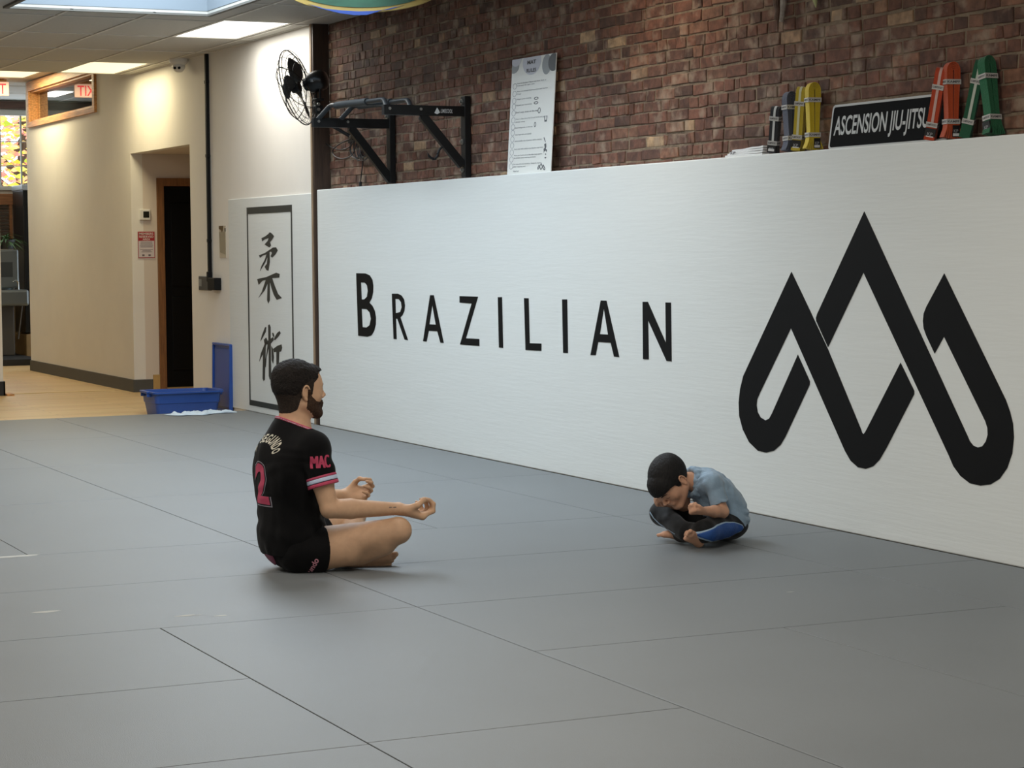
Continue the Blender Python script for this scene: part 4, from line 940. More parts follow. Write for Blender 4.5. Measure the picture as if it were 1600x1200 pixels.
# ---- martial-arts belts, folded and banded, standing on the pad
m_band = mat('paper_band', 'b9b8b4', 0.6)
def belt(px, label, color, H, stripe=None, yaw=0.0, roll=0.0, nl=4, Y=YB - 0.06, w=0.047, tag_on=1, fl=1.0, base_z=1.8245, Xo=None):
    X = hit(px, 225, 1, Y).x if Xo is None else Xo
    t = thing('martial_arts_belt', label, 'belt', (X, Y, base_z), (0, 0, yaw), 'folded martial arts belts on the pad top')
    RM = Matrix.Rotation(roll, 4, 'Y') @ Matrix.Rotation(math.radians(-4), 4, 'X')
    RM = Matrix.Rotation(-yaw, 4, 'Z') @ Matrix.Rotation(roll, 4, 'Y') @ Matrix.Rotation(yaw, 4, 'Z')
    mc_ = mat('belt_' + color, color, 0.85, bump=0.35, bscale=160, sheen=0.2); th = 0.0050
    b = MB(); strands = []
    def ribbon(b, prof, x0, x1, thk, mi=0):
        """prof: centre line in the (y,z) plane; strap of thickness thk, width x0..x1"""
        n = len(prof); A = []; Bq = []
        for i, p in enumerate(prof):
            p = Vector(p); tt = (Vector(prof[min(i + 1, n - 1)]) - Vector(prof[max(i - 1, 0)])).normalized(); nn = Vector((-tt.y, tt.x))
            A.append(p + nn * thk / 2); Bq.append(p - nn * thk / 2)
        rows = []
        for a_, c_ in zip(A, Bq): rows.append([b.bm.verts.new((x0, a_[0], a_[1])), b.bm.verts.new((x1, a_[0], a_[1])), b.bm.verts.new((x1, c_[0], c_[1])), b.bm.verts.new((x0, c_[0], c_[1]))])
        for r0, r1 in zip(rows[:-1], rows[1:]):
            for k in range(4):
                f = b.bm.faces.new((r0[k], r0[(k + 1) % 4], r1[(k + 1) % 4], r1[k])); f.material_index = mi
        b.bm.faces.new(rows[0][::-1]).material_index = mi; b.bm.faces.new(rows[-1]).material_index = mi
    rr = random.Random(int(abs(X) * 1000))
    for i in range(nl):
        hw = 0.006 + i * (th + 0.0009); top = H - (nl - 1 - i) * (th + 0.0009) - 0.0
        splay = 0.010 * fl * (i - (nl - 1) * 0.3)
        cy = top - hw - 0.002
        prof = [(-hw * 0.9 - splay * 0.6, 0.004 + 0.002 * i), (-hw * 0.8 - splay * 0.2, H * 0.14), (-hw * 0.72, H * 0.30), (-hw * 0.85, H * 0.6), (-hw, H * 0.8)]
        prof += [(-hw * math.cos(a), cy + hw * 1.25 * math.sin(a)) for a in [PI * k / 10 for k in range(11)]]
        prof += [(hw, H * 0.8), (hw * 0.85, H * 0.6), (hw * 0.72, H * 0.30), (hw * 0.8 + splay * 0.2, H * 0.14), (hw * 0.9 + splay * 0.6, 0.004 + 0.0015 * i)]
        sh_ = rr.uniform(-0.001, 0.001)
        ribbon(b, prof, -w / 2 + sh_, w / 2 + sh_, th)
    hwo = 0.006 + (nl - 1) * (th + 0.0009)
    bmesh.ops.transform(b.bm, matrix=RM, verts=b.bm.verts)
    b.build('belt_loops', mc_, t, True, 50)
    if stripe:
        b = MB(); yo = hwo + th / 2 + 0.0008
        pr = [(-hwo * 0.75 - th / 2 - 0.001, H * 0.04), (-hwo * 0.75 - th / 2 - 0.001, H * 0.3), (-hwo * 0.9 - th / 2 - 0.001, H * 0.6), (-yo, H * 0.8)] + [(-yo * math.cos(a), (H - hwo - 0.002) + (hwo * 1.25 + th / 2 + 0.001) * math.sin(a)) for a in [PI * k / 10 for k in range(9)]]
        ribbon(b, pr, -0.006, 0.006, 0.001); bmesh.ops.transform(b.bm, matrix=RM, verts=b.bm.verts); b.build('stripe', mat('stripe_' + stripe, stripe, 0.7), t)
    for zf in (0.24, 0.76):
        b = MB(); k = 1.0 if zf > 0.5 else 0.9
        hy = hwo * k + th / 2 + 0.003; hx_ = w / 2 + 0.0025; z0 = H * zf - 0.011
        for (xa, xb_, ya, yb_) in ((-hx_, hx_, -hy, -hy + 0.001), (-hx_, hx_, hy - 0.001, hy), (-hx_, -hx_ + 0.001, -hy, hy), (hx_ - 0.001, hx_, -hy, hy)): b.box((xa, ya, z0), (xb_, yb_, z0 + 0.022))
        bmesh.ops.transform(b.bm, matrix=RM, verts=b.bm.verts); o = b.build('paper_band', m_band, t)
        t1 = fit_text('KAMPFSPORT', w * 0.95, 0.010, RM @ frame((0, -hy - 0.0004, z0 + 0.011), (1, 0, 0), (0, 0, 1), (0, -1, 0)), 0.02, 0)
        t2 = fit_text('KAMPF', hy * 1.7, 0.010, RM @ frame((hx_ + 0.0004, 0, z0 + 0.011), (0, 1, 0), (0, 0, 1), (1, 0, 0)), 0.02, 0)
        link('band_print', join([t1, t2]), mat('band_ink', '35353a', 0.6), o)
    if tag_on:
        b = MB()
        if tag_on == 1: b.box((-w / 2, -hwo - th - 0.003, 0.012), (w / 2, -hwo * 0.9 - th / 2 + 0.001, H * 0.19)); T = frame((0, -hwo - th - 0.0036, H * 0.115), (1, 0, 0), (0, 0, 1), (0, -1, 0)); wl = frame((0, -hwo - th - 0.0036, 0.022), (1, 0, 0), (0, 0, 1), (0, -1, 0)); ww = w
        else: b.box((w / 2, -0.004, 0.012), (w / 2 + 0.002, hwo, H * 0.19)); T = frame((w / 2 + 0.0026, hwo * .4, H * 0.115), (0, 1, 0), (0, 0, 1), (1, 0, 0)); wl = frame((w / 2 + 0.0026, hwo * .4, 0.022), (0, 1, 0), (0, 0, 1), (1, 0, 0)); ww = hwo * 1.4
        bmesh.ops.transform(b.bm, matrix=RM, verts=b.bm.verts); o = b.build('brand_label', mat('label_black', '111213', 0.5), t)
        link('label_print', fit_text('KP', ww * 0.5, 0.014, RM @ T, 0.02, 0), mat('label_silver', '8f9092', 0.5), o)
        sq = shape_mesh([[(-ww * .35, -.006), (ww * .35, -.006), (ww * .35, .006), (-ww * .35, .006)]], 0.0002); sq.transform(RM @ wl); link('size_tag', sq, mat('size_white', 'cfd0d0', 0.5), o)
    return t
B_ = lambda px: px
belt(1208, 'black folded belt with a white stripe leaning left, next to the white belt', '1a1b20', 0.235, 'c8cac8', 0.55, 0.15, 3, tag_on=1)
belt(1236, 'dark navy folded belt with white paper bands standing behind the black one', '434858', 0.295, None, 0.0, -0.04, 5, tag_on=0)
belt(1246, 'yellow folded belt with a white centre stripe, left of the plain yellow one', 'b09c2c', 0.315, 'c9c8a8', 0.65, 0.14, 4, tag_on=1)
belt(1270, 'plain yellow folded belt just left of the ascension sign', 'c0a820', 0.325, None, -0.18, 0.0, 5, tag_on=2)
belt(1453, 'orange folded belt with a white stripe leaning over the sign end', 'a83c1c', 0.325, 'c4a49c', 0.75, 0.27, 4, tag_on=1, Y=YB - 0.085)
belt(1486, 'plain orange folded belt standing upright right of the sign', 'b04416', 0.335, None, -0.22, 0.0, 5, tag_on=2)
belt(1508, 'dark green folded belt with a white centre stripe, leaning right', '175036', 0.345, 'b8c0b4', 0.75, 0.33, 4, tag_on=0)
belt(1553, 'plain green folded belt tilted left at the right end of the row', '0d5c38', 0.345, None, 0.05, -0.17, 5, tag_on=1)
# the white belt lying flat
pwt = hit(1168, 236, 1, YB - 0.06)
wbt = thing('martial_arts_belt', 'white folded belt lying flat at the left end of the belt row', 'belt', (pwt.x, YB - 0.065, 1.8245), (0, 0, 0), 'folded martial arts belts on the pad top')
b = MB(); hw_ = (hit(1197, 236, 1, YB - 0.06).x - hit(1139, 236, 1, YB - 0.06).x) / 2
for i in range(4):
    z0 = 0.004 + i * 0.0085; prof = []
    n = 14
    A = [(-hw_ + 0.02 * i + 2 * (hw_ - 0.01 * i) * k / n, z0 + 0.0012 * math.sin(k * 0.9) + 0.012 * (k / n) * (i / 3)) for k in range(n + 1)]
    rows = []
    for x, z_ in A: rows.append([b.bm.verts.new((x, -0.02 + 0.002 * i, z_ - 0.004)), b.bm.verts.new((x, 0.022, z_ - 0.004)), b.bm.verts.new((x, 0.022, z_ + 0.0052)), b.bm.verts.new((x, -0.02 + 0.002 * i, z_ + 0.0052))])
    for r0, r1 in zip(rows[:-1], rows[1:]):
        for k in range(4): b.bm.faces.new((r0[k], r0[(k + 1) % 4], r1[(k + 1) % 4], r1[k]))
    b.bm.faces.new(rows[0][::-1]); b.bm.faces.new(rows[-1])
b.build('belt_loops', mat('belt_white', 'd6d8d8', 0.8, bump=0.3, bscale=160), wbt, True, 50)
link('band_print', fit_text('KP', 0.05, 0.014, frame((-hw_ * 0.55, -0.0215, 0.02), (1, 0, 0), (0, 0, 1), (0, -1, 0)), 0.02, 0), mat('band_ink', '35353a', 0.6), wbt)

# ---- painted board hanging under the ceiling
gc = atd(560, -22, 13.2)
gb = thing('painted_board', 'green oval board with yellow rim and blue edge hanging under the ceiling at the top', 'board', gc)
u_ = Vector(R_).normalized(); v_ = Vector((0, 0, 1)); u_ = (u_ - v_ * u_.dot(v_)).normalized(); n_ = u_.cross(v_)
tilt = Matrix.Rotation(math.radians(-1.5), 3, n_) 
def oval(ra, rb, y0, th):
    me = shape_mesh([[(ra * math.cos(k * 2 * PI / 64) * (1 + 0.03 * math.cos(k * 2 * PI / 64)), rb * math.sin(k * 2 * PI / 64)) for k in range(64)]], th)
    me.transform(frame(-n_ * 0 - n_ * -0 + n_ * y0, tilt @ u_, tilt @ v_, n_)); return me
k_ = 13.2 / FPX
link('core', oval(126 * k_, 41 * k_, 0, 0.02), mat('board_yellow', '937b38', 0.6, var=0.1), gb)
link('green_face', oval(112 * k_, 34 * k_, 0.022, 0.002), mat('board_green', '17452f', 0.6, var=0.2, vscale=12, stretch=(1, 1, 6)), gb)
bl_ = [(-78, -30), (-50, -37), (-25, -39), (0, -40), (25, -39), (50, -36), (72, -29), (66, -31), (55, -33), (40, -37), (15, -45), (-5, -46), (-30, -43), (-60, -36)]
me = shape_mesh([[(x * k_, (y + 0) * k_) for x, y in bl_]], 0.012); me.transform(frame(n_ * 0.012, tilt @ u_, tilt @ v_, n_)); link('blue_edge', me, mat('board_blue', '1c3c84', 0.6), gb)
b = MB()
for s in (-0.25, 0.25): b.tube([u_ * s + Vector((0, 0, 0.05)), u_ * s + Vector((0, 0, ZC - gc.z))], 0.003, 6)
b.build('hanging_wire', m_bolt, gb)

# ---- hanging carved sticks at the top
oc = hit(1220, 10, 1, YB - 0.03)
og = thing('carved_ornament', 'dark carved wooden ornament hanging on the brick at the top edge, pale edges', 'ornament', oc)
def O_(px, py, dy=0): return Vector(hit(px, py, 1, YB - 0.03 - dy)) - oc
b = MB(); b.tube([O_(1214, -25), O_(1213, 5), O_(1215, 18), O_(1213, 31)], [0.02, 0.018, 0.013, 0.014], 8); b.build('stick', mat('carved_wood', '5c4638', 0.6, var=0.4, vscale=30), og, True)
b = MB(); b.tube([O_(1226, -25, .01), O_(1224, 5, .01), O_(1223, 20, .01), O_(1221, 34, .01)], [0.018, 0.016, 0.014, 0.012], 8); b.build('stick', mat('carved_pale', '8d857c', 0.6, var=0.4, vscale=30), og, True)
b = MB(); b.box(O_(1205, -30) - Vector((0, 0.0, 0)), O_(1232, -22) + Vector((0.0, 0.03, 0.02)), 0.004); b.build('hanger', mat('carved_wood', '5c4638'), og)
oc2 = hit(1274, 0, 1, YB - 0.02)
o2_ = thing('leaf_ornament', 'pale green pointed leaf tip hanging on the brick at the top edge', 'ornament', oc2)
def O2(px, py): return Vector(hit(px, py, 1, YB - 0.02)) - oc2
b = MB(); b.tube([O2(1272, -25), O2(1272, -8), O2(1274, 4), O2(1275, 12)], [0.02, 0.018, 0.01, 0.002], 6); b.build('leaf', mat('leaf_pale', 'a9ad7c', 0.6, var=0.2), o2_, True)
# ================================================================ people: blended surfaces grown from a skeleton
def norm(v): v = np.asarray(v, float); return v / np.linalg.norm(v)
class Field:
    def __init__(s, lo, hi, h):
        s.lo = np.array(lo, float); s.h = h; s.n = np.ceil((np.array(hi) - s.lo) / h).astype(int) + 1
        s.f = np.full(s.n, 0.05, np.float32)
    def sub(s, c0, c1):
        a = np.clip(np.floor((np.array(c0) - s.lo) / s.h).astype(int), 0, s.n); b = np.clip(np.ceil((np.array(c1) - s.lo) / s.h).astype(int) + 1, 0, s.n)
        if np.any(b - a < 1): return None
        ax = [(s.lo[i] + s.h * np.arange(a[i], b[i])).astype(np.float32) for i in range(3)]
        P = np.stack(np.meshgrid(*ax, indexing='ij'), -1)
        return tuple(slice(a[i], b[i]) for i in range(3)), P
    def merge(s, fn, c0, c1, k, op='add'):
        r = s.sub(np.array(c0) - k - 0.012, np.array(c1) + k + 0.012)
        if r is None: return
        sl, P = r; d = fn(P); o = s.f[sl]
        if op == 'add':
            hh = np.clip(0.5 + 0.5 * (o - d) / k, 0, 1); s.f[sl] = (o * (1 - hh) + d * hh - k * hh * (1 - hh))
        elif op == 'sub':
            hh = np.clip(0.5 - 0.5 * (o + d) / k, 0, 1); s.f[sl] = (o * (1 - hh) - d * hh + k * hh * (1 - hh))
    def cone(s, p, q, r1, r2, k=0.012, op='add'):
        p, q = np.array(p, float), np.array(q, float); m = max(r1, r2)
        s.merge(lambda P: conef(P, p, q, r1, r2), np.minimum(p, q) - m, np.maximum(p, q) + m, k, op)
    def ell(s, c, rad, R=None, k=0.012, op='add'):
        c = np.array(c, float); m = max(rad)
        s.merge(lambda P: ellf(P, c, rad, R), c - m, c + m, k, op)
    def clip(s, fn):
        ax = [(s.lo[i] + s.h * np.arange(s.n[i])).astype(np.float32) for i in range(3)]
        P = np.stack(np.meshgrid(*ax, indexing='ij'), -1); s.f = np.maximum(s.f, fn(P)).astype(np.float32)
def conef(P, p, q, r1, r2):
    ba = q - p; L = max(float(ba @ ba), 1e-9)
    t = np.clip(((P - p.astype(np.float32)) @ ba.astype(np.float32)) / L, 0, 1)
    return np.linalg.norm(P - (p + 0 * ba).astype(np.float32) - t[..., None] * ba.astype(np.float32), axis=-1) - (r1 + (r2 - r1) * t)
def ellf(P, c, rad, R=None):
    X = P - c.astype(np.float32)
    if R is not None: X = X @ np.array(R, np.float32)          # columns of R are the ellipsoid's axes
    rad = np.array(rad, np.float32)
    k0 = np.linalg.norm(X / rad, axis=-1); k1 = np.linalg.norm(X / (rad * rad), axis=-1) + 1e-6
    return k0 * (k0 - 1) / k1
def surface(F, name, m, parent, disp=None, iters=1):
    f = F.f; s = f < 0; n = np.array(f.shape) - 1
    cnt = np.zeros(n, np.int8)
    for dx in (0, 1):
        for dy in (0, 1):
            for dz in (0, 1): cnt += s[dx:dx + n[0], dy:dy + n[1], dz:dz + n[2]]
    act = np.argwhere((cnt > 0) & (cnt < 8)); idx = np.full(n, -1, np.int32)
    idx[act[:, 0], act[:, 1], act[:, 2]] = np.arange(len(act))
    C = [(x, y, z) for x in (0, 1) for y in (0, 1) for z in (0, 1)]
    V = np.stack([f[act[:, 0] + c[0], act[:, 1] + c[1], act[:, 2] + c[2]] for c in C], 1)
    pos = np.zeros((len(act), 3)); w = np.zeros(len(act))
    for i in range(8):
        for j in range(i + 1, 8):
            d = np.array(C[j]) - np.array(C[i])
            if np.abs(d).sum() != 1: continue
            cr = (V[:, i] < 0) != (V[:, j] < 0); t = np.where(cr, V[:, i] / np.where(cr, V[:, i] - V[:, j], 1), 0)
            pos += np.where(cr[:, None], np.array(C[i]) + t[:, None] * d, 0); w += cr
    pos = pos / w[:, None]; v = F.lo + (act + pos) * F.h
    quads = []
    for ax in range(3):
        sl0 = [slice(1, n[i]) for i in range(3)]; sl1 = list(sl0); sl0[ax] = slice(0, n[ax]); sl1[ax] = slice(1, n[ax] + 1)
        a, b = s[tuple(sl0)], s[tuple(sl1)]; e = np.argwhere(a != b)
        off = np.ones(3, int); off[ax] = 0; e2 = e + off
        u, w_ = (ax + 1) % 3, (ax + 2) % 3; du = np.zeros(3, int); du[u] = 1; dw = np.zeros(3, int); dw[w_] = 1
        q = np.stack([idx[tuple((e2 - du - dw).T)], idx[tuple((e2 - dw).T)], idx[tuple(e2.T)], idx[tuple((e2 - du).T)]], 1)
        flip = b[tuple(e.T)]; q[flip] = q[flip][:, ::-1]; quads.append(q)
    q = np.concatenate(quads); q = q[(q >= 0).all(1)]
    for _ in range(iters):                                       # light smoothing
        acc = np.zeros_like(v); c = np.zeros(len(v))
        for a, b in ((0, 1), (1, 2), (2, 3), (3, 0)):
            np.add.at(acc, q[:, a], v[q[:, b]]); np.add.at(acc, q[:, b], v[q[:, a]]); np.add.at(c, q[:, a], 1); np.add.at(c, q[:, b], 1)
        v = v * 0.5 + 0.5 * acc / np.maximum(c, 1)[:, None]
    if disp is not None:
        nn = np.cross(v[q[:, 2]] - v[q[:, 0]], v[q[:, 3]] - v[q[:, 1]]); vn = np.zeros_like(v)
        for k in range(4): np.add.at(vn, q[:, k], nn)
        vn /= np.linalg.norm(vn, axis=1)[:, None] + 1e-12
        v = v + vn * disp(v)[:, None]
    me = bpy.data.meshes.new(name)
    me.vertices.add(len(v)); me.vertices.foreach_set('co', v.astype(np.float32).ravel())
    me.loops.add(len(q) * 4); me.loops.foreach_set('vertex_index', q.ravel().astype(np.int32))
    me.polygons.add(len(q)); me.polygons.foreach_set('loop_start', (np.arange(len(q)) * 4).astype(np.int32))
    me.update(calc_edges=True); me.validate(); smooth(me, 180)
    o = link(name, me, m); to_local(o, parent); return o
_rt = np.random.RandomState(5).rand(32, 32, 32)
def vnoise(v, sc, off=0.0):
    p = v * sc + off + 100; i = np.floor(p).astype(int); t = p - i; t = t * t * (3 - 2 * t); r = 0
    for dx in (0, 1):
        for dy in (0, 1):
            for dz in (0, 1):
                w = (t[:, 0] if dx else 1 - t[:, 0]) * (t[:, 1] if dy else 1 - t[:, 1]) * (t[:, 2] if dz else 1 - t[:, 2])
                r = r + w * _rt[(i[:, 0] + dx) % 32, (i[:, 1] + dy) % 32, (i[:, 2] + dz) % 32]
    return r - 0.5
def add_hand(F, wr, d, n, t, sc, curl, thumb='ring', k=0.006, rr=1.0):
    """wr wrist centre, d along the hand, n palm normal, t towards the thumb; curl = per finger joint bends in degrees"""
    wr = np.array(wr, float); d = norm(d); t = np.array(t, float); t = norm(t - d * (t @ d)); n_ = np.array(n, float); n = norm(n_ - d * (n_ @ d) - t * (n_ @ t))
    L = ((.042, .026, .021), (.046, .030, .022), (.042, .028, .021), (.033, .021, .018))
    base = [wr + sc * (d * .086 + t * .030), wr + sc * (d * .090 + t * .010), wr + sc * (d * .086 - t * .010), wr + sc * (d * .078 - t * .028)]
    for i, b in enumerate(base):
        F.cone(wr + sc * (t * (0.016 - i * 0.011)), b - n * 0.002 * sc, .0165 * sc * rr, .0125 * sc * rr, 0.014 * sc)
    F.ell(wr + sc * (d * .035 + t * .022 + n * .008), (.032 * sc, .017 * sc, .014 * sc), np.stack([norm(d + t * .3), norm(t - d * .3), n], 1), 0.012 * sc)
    tips = []
    for i, b in enumerate(base):
        a = 0; p = b; sp = (0.10, 0.02, -0.05, -0.12)[i]
        for j in range(3):
            a += math.radians(curl[i][j]); dr = norm((d + t * sp) * math.cos(a) + n * math.sin(a)); q = p + dr * L[i][j] * sc
            F.cone(p, q, (.0092, .0085, .0078)[j] * sc * rr * (0.88 if i == 3 else 1), (.0085, .0078, .0066)[j] * sc * rr * (0.88 if i == 3 else 1), k * (0.9 if j else 1.6) * sc)
            p = q
        tips.append(p)
    b0 = wr + sc * (d * .018 + t * .024 + n * .004)
    if thumb == 'ring':
        m1 = b0 + sc * (d * .030 + t * .020 + n * .026); tip = tips[0] - norm(tips[0] - b0) * 0.010 * sc + n * 0.004 * sc
        mid = (m1 + tip) / 2 + n * 0.010 * sc + t * 0.004 * sc
    else:
        m1 = b0 + sc * (d * .034 + t * .016 + n * .016); mid = m1 + sc * (d * .030 + t * -.004 + n * .012); tip = mid + sc * (d * .018 - t * .016 + n * .004)
    F.cone(b0, m1, .0145 * sc * rr, .0115 * sc * rr, 0.010 * sc); F.cone(m1, mid, .0108 * sc * rr, .0098 * sc * rr, k * sc); F.cone(mid, tip, .0098 * sc * rr, .0082 * sc * rr, k * sc)
def add_foot(F, ankle, heel, toe, up, side, sc, k=0.012):
    """heel and toe are points of the sole line, up points to the instep, side towards the big toe"""
    ankle, heel, toe = (np.array(x, float) for x in (ankle, heel, toe)); d = norm(toe - heel); up = norm(np.array(up) - d * (np.array(up) @ d)); side = norm(np.cross(d, up)) * (1 if np.dot(np.cross(d, up), side) > 0 else -1)
    F.cone(ankle, heel + up * .02 * sc, .030 * sc, .027 * sc, .02 * sc)
    L = np.linalg.norm(toe - heel); ball = heel + d * (L - .035 * sc)
    F.cone(ankle + d * .01 * sc, ball + up * .014 * sc + side * .016 * sc, .030 * sc, .017 * sc, .02 * sc); F.cone(heel + up * .014 * sc, ball + up * .010 * sc - side * .026 * sc, .024 * sc, .014 * sc, .02 * sc)
    F.cone(heel + up * .014 * sc, ball + up * .012 * sc + side * .012 * sc, .024 * sc, .017 * sc, .02 * sc)
    for i in range(5):
        o = side * (.027 - .0145 * i) * sc; l = (.038, .036, .031, .026, .021)[i] * sc; r = (.0125, .0088, .0085, .008, .0078)[i] * sc
        p = ball + o + up * .010 * sc - d * (.002 + .004 * i) * sc; F.cone(p, p + d * l * .6 + up * .003 * sc, r, r * .95, .008 * sc); F.cone(p + d * l * .6 + up * .003 * sc, p + d * l, r * .95, r, .003 * sc)
class Head:
    def __init__(s, c, fwd, up, sc):
        s.c = np.array(c, float); s.f = norm(fwd); u = np.array(up, float); s.u = norm(u - s.f * (u @ s.f)); s.r = np.cross(s.f, s.u); s.s = sc
        s.R = np.stack([s.r, s.f, s.u], 1)
    def p(s, x, y, z): return s.c + s.s * (s.r * x + s.f * y + s.u * z)
    def loc(s, P): return ((P - s.c.astype(np.float32)) @ s.R.astype(np.float32)) / s.s
    def build(s, F, adult=True):
        S = s.s; e = lambda c, r, k=.012, op='add', R=None: F.ell(s.p(*c), [v * S for v in r], s.R if R is None else R, k * S, op)
        c = lambda a, b, r1, r2, k=.01, op='add': F.cone(s.p(*a), s.p(*b), r1 * S, r2 * S, k * S, op)
        e((0, -.018, .040), (.077, .097, .088), .01); e((0, .036, .040), (.068, .074, .070), .03); e((0, .028, -.015), (.064, .072, .086), .03)
        for q in (-1, 1):
            c((q * .058, .005, -.045), (q * .020, .086, -.088), .020, .018, .03)      # jaw line
            e((q * .042, .066, -.014), (.020, .020, .020), .035)                        # cheek
            e((q * .034, .116, .016), (.020, .018, .012), .012, 'sub')                 # eye socket
            e((q * .032, .0905, .016), (.0135, .0125, .0115), .004)                     # closed lid over the eyeball
            c((q * .012, .102, .034), (q * .045, .086, .036), .007, .006, .015)        # brow
            e((q * .011, .112, -.018), (.009, .009, .007), .005)                       # nostril wing
            # ear: plate, rim and hollow
            a = np.stack([norm(s.r * 1 + s.f * -.35 * q * 1), s.f, s.u], 1)
            e((q * .078, -.004, .002), (.008, .017, .030), .004)
            pts = [(q * (.080 + .009 * (1 if math.sin(t) > -0.6 else .3)), -.004 - .016 * math.cos(t) * 1.0, .004 + .029 * math.sin(t)) for t in [math.radians(v) for v in (-70, -30, 0, 30, 60, 90, 120, 150, 175)]]
            for A, B in zip(pts[:-1], pts[1:]): c(A, B, .0042, .0042, .003)
            e((q * .090, .001, .004), (.008, .0085, .014), .004, 'sub'); e((q * .082, .000, -.027), (.006, .008, .009), .004)
        c((0, .103, .028), (0, .123, -.007), .0070, .0080, .010); e((0, .125, -.011), (.0095, .010, .0085), .006)
        e((0, .097, -.045), (.027, .014, .020), .015)
        c((-.019, .106, -.045), (.019, .106, -.045), .0050, .0050, .005); c((-.016, .104, -.056), (.016, .104, -.056), .0056, .0056, .004); c((-.024, .115, -.0505), (.024, .115, -.0505), .0026, .0026, .003, 'sub')
        e((0, .092, -.087), (.022, .018, .016), .02)
def project(o, me, direction, parent, name, m, lift=0.0016):
    """lay a flat mesh (world coordinates) onto the surface of object o along a direction"""
    from mathutils.bvhtree import BVHTree
    bm = bmesh.new(); bm.from_mesh(me)
    bmesh.ops.triangulate(bm, faces=bm.faces)
    for _ in range(3):
        le = [e for e in bm.edges if e.calc_length() > 0.007]
        if not le: break
        bmesh.ops.subdivide_edges(bm, edges=le, cuts=1); bmesh.ops.triangulate(bm, faces=bm.faces)
    M = o.matrix_world; tm = o.data; vs = [M @ v.co for v in tm.vertices]; T = BVHTree.FromPolygons(vs, [tuple(p.vertices) for p in tm.polygons])
    d = Vector(direction).normalized(); dead = []
    for v in bm.verts:
        h = T.ray_cast(v.co - d * 0.5, d, 1.2)
        if h[0] is None: dead.append(v)
        else: v.co = h[0] - d * lift
    bmesh.ops.delete(bm, geom=dead, context='VERTS'); bm.to_mesh(me); bm.free()
    ob = link(name, me, m); to_local(ob, parent); return ob
m_skin = mat('skin_adult', 'bb9779', 0.6, var=0.06, vscale=40, bump=0.04, bscale=300, sss=0.06, spec=0.25)
m_skinb = mat('skin_child', 'c2957a', 0.6, var=0.05, vscale=40, sss=0.06, spec=0.25)
m_hair = mat('dark_hair', '191411', 0.75, bump=0.8, bscale=180, var=0.35, vscale=90, spec=0.25)
m_hairb = mat('black_hair', '100e0e', 0.7, bump=0.6, bscale=150, var=0.3, vscale=70, spec=0.3, stretch=(1, 1, 0.35))

# ---------------------------------------------------------------- the man
OX, OY = -8.72, 3.09
def Mp(px, py, a): return np.array(hit(px, py, 0, OX + a))
def Lc(a, b, z): return np.array((OX + a, OY + b, z))
man = thing('person', 'man with short dark hair and beard in black jersey number 2, seated cross-legged meditating', 'person', (OX, OY, 0))
sR, sL = Mp(490, 703, .175), Lc(-.185, -.02, .505)
eR, wR = Mp(515, 795, .23), Mp(623, 795, .235)
eL, wL = Lc(-.25, .05, .27), Mp(540, 774, -.27)
hipR, hipL = Lc(.09, .02, .090), Lc(-.085, .02, .095)
kR, kL = Mp(622, 829, .27), Lc(-.30, .37, .17)
aR, aL = Lc(.12, .175, .052), Lc(.05, .22, .045)
HM = Head(Mp(465, 613, 0.0), (-.13, 1, -.04), (0.0, .04, 1), 1.0)
neck0, neck1 = Lc(0, .006, .57), HM.p(0, -.012, -.04)
def torso(F, g=0.0):
    F.ell(Lc(0, -.02, .12), (.158 + g, .128 + g, .118 + g), None, .03)
    F.ell(Lc(0, -.03, .24), (.150 + g, .118 + g, .16 + g), None, .05)
    F.ell(Lc(0, -.035, .40), (.175 + g, .122 + g, .17 + g), None, .05)
    F.ell(Lc(.10, -.075, .44), (.075 + g, .055 + g, .09 + g), None, .04); F.ell(Lc(-.10, -.075, .44), (.075 + g, .055 + g, .09 + g), None, .04)
    F.cone(sR, sL, .052 + g, .052 + g, .05); F.cone(Lc(.02, -.03, .595), sR + np.array((-.015, 0, .012)), .042 + g, .046 + g, .04); F.cone(Lc(-.02, -.03, .595), sL + np.array((.015, 0, .012)), .042 + g, .046 + g, .04); F.cone(Lc(0, -.06, .50), Lc(0, -.012, .60), .088 + g, .056 + g, .05)
F = Field(Lc(-.46, -.22, -.002), Lc(.42, .60, .95), 0.0036)
torso(F)
F.cone(neck0, neck1, .060, .054, .03); F.cone(Lc(0, -.004, .59), HM.p(0, -.034, -.02), .052, .050, .03)
for h_, k_, a_ in ((hipR, kR, aR), (hipL, kL, aL)):
    F.cone(h_, k_, .092, .055, .03); F.cone(k_, a_, .052, .038, .02); q = k_ + (a_ - k_) * .30; F.cone(q + np.array((0, .004, -.022)), q + (a_ - k_) * .45 + np.array((0, .0, -.018)), .052, .046, .03)
for s_, e_, w_ in ((sR, eR, wR), (sL, eL, wL)):
    F.cone(s_, e_, .052, .039, .02); F.ell((s_ + e_) / 2 + np.array((0, .004, .02)), (.044, .046, .06), None, .03)
    m_ = e_ + (w_ - e_) * .30; F.cone(e_, m_, .040, .043, .008); F.cone(m_, w_, .042, .026, .008)
F2_ = F; F2_.cone(Lc(.11, .04, .075), Lc(.18, .16, .080), .070, .054, .04)
dR = norm(wR - eR); up = np.array((0, 0, 1.)); camd = -F_
add_hand(F, wR, dR + up * -.30, up * .95 + camd * .25, camd + up * .12, 1.18, ((42, 62, 48), (46, 72, 50), (50, 74, 50), (50, 74, 50)))
dL = norm(R_ * 1 + up * .10 + F_ * .1); add_hand(F, wL, dL, up * .62 + camd * .78, up * .75 - camd * .6, 1.02, ((42, 60, 40), (48, 55, 40), (52, 58, 40), (52, 58, 40)))
add_foot(F, aL, Mp(551, 880, .06), Mp(618, 877, .13), camd * -.85 + up * .35, up, 1.05)
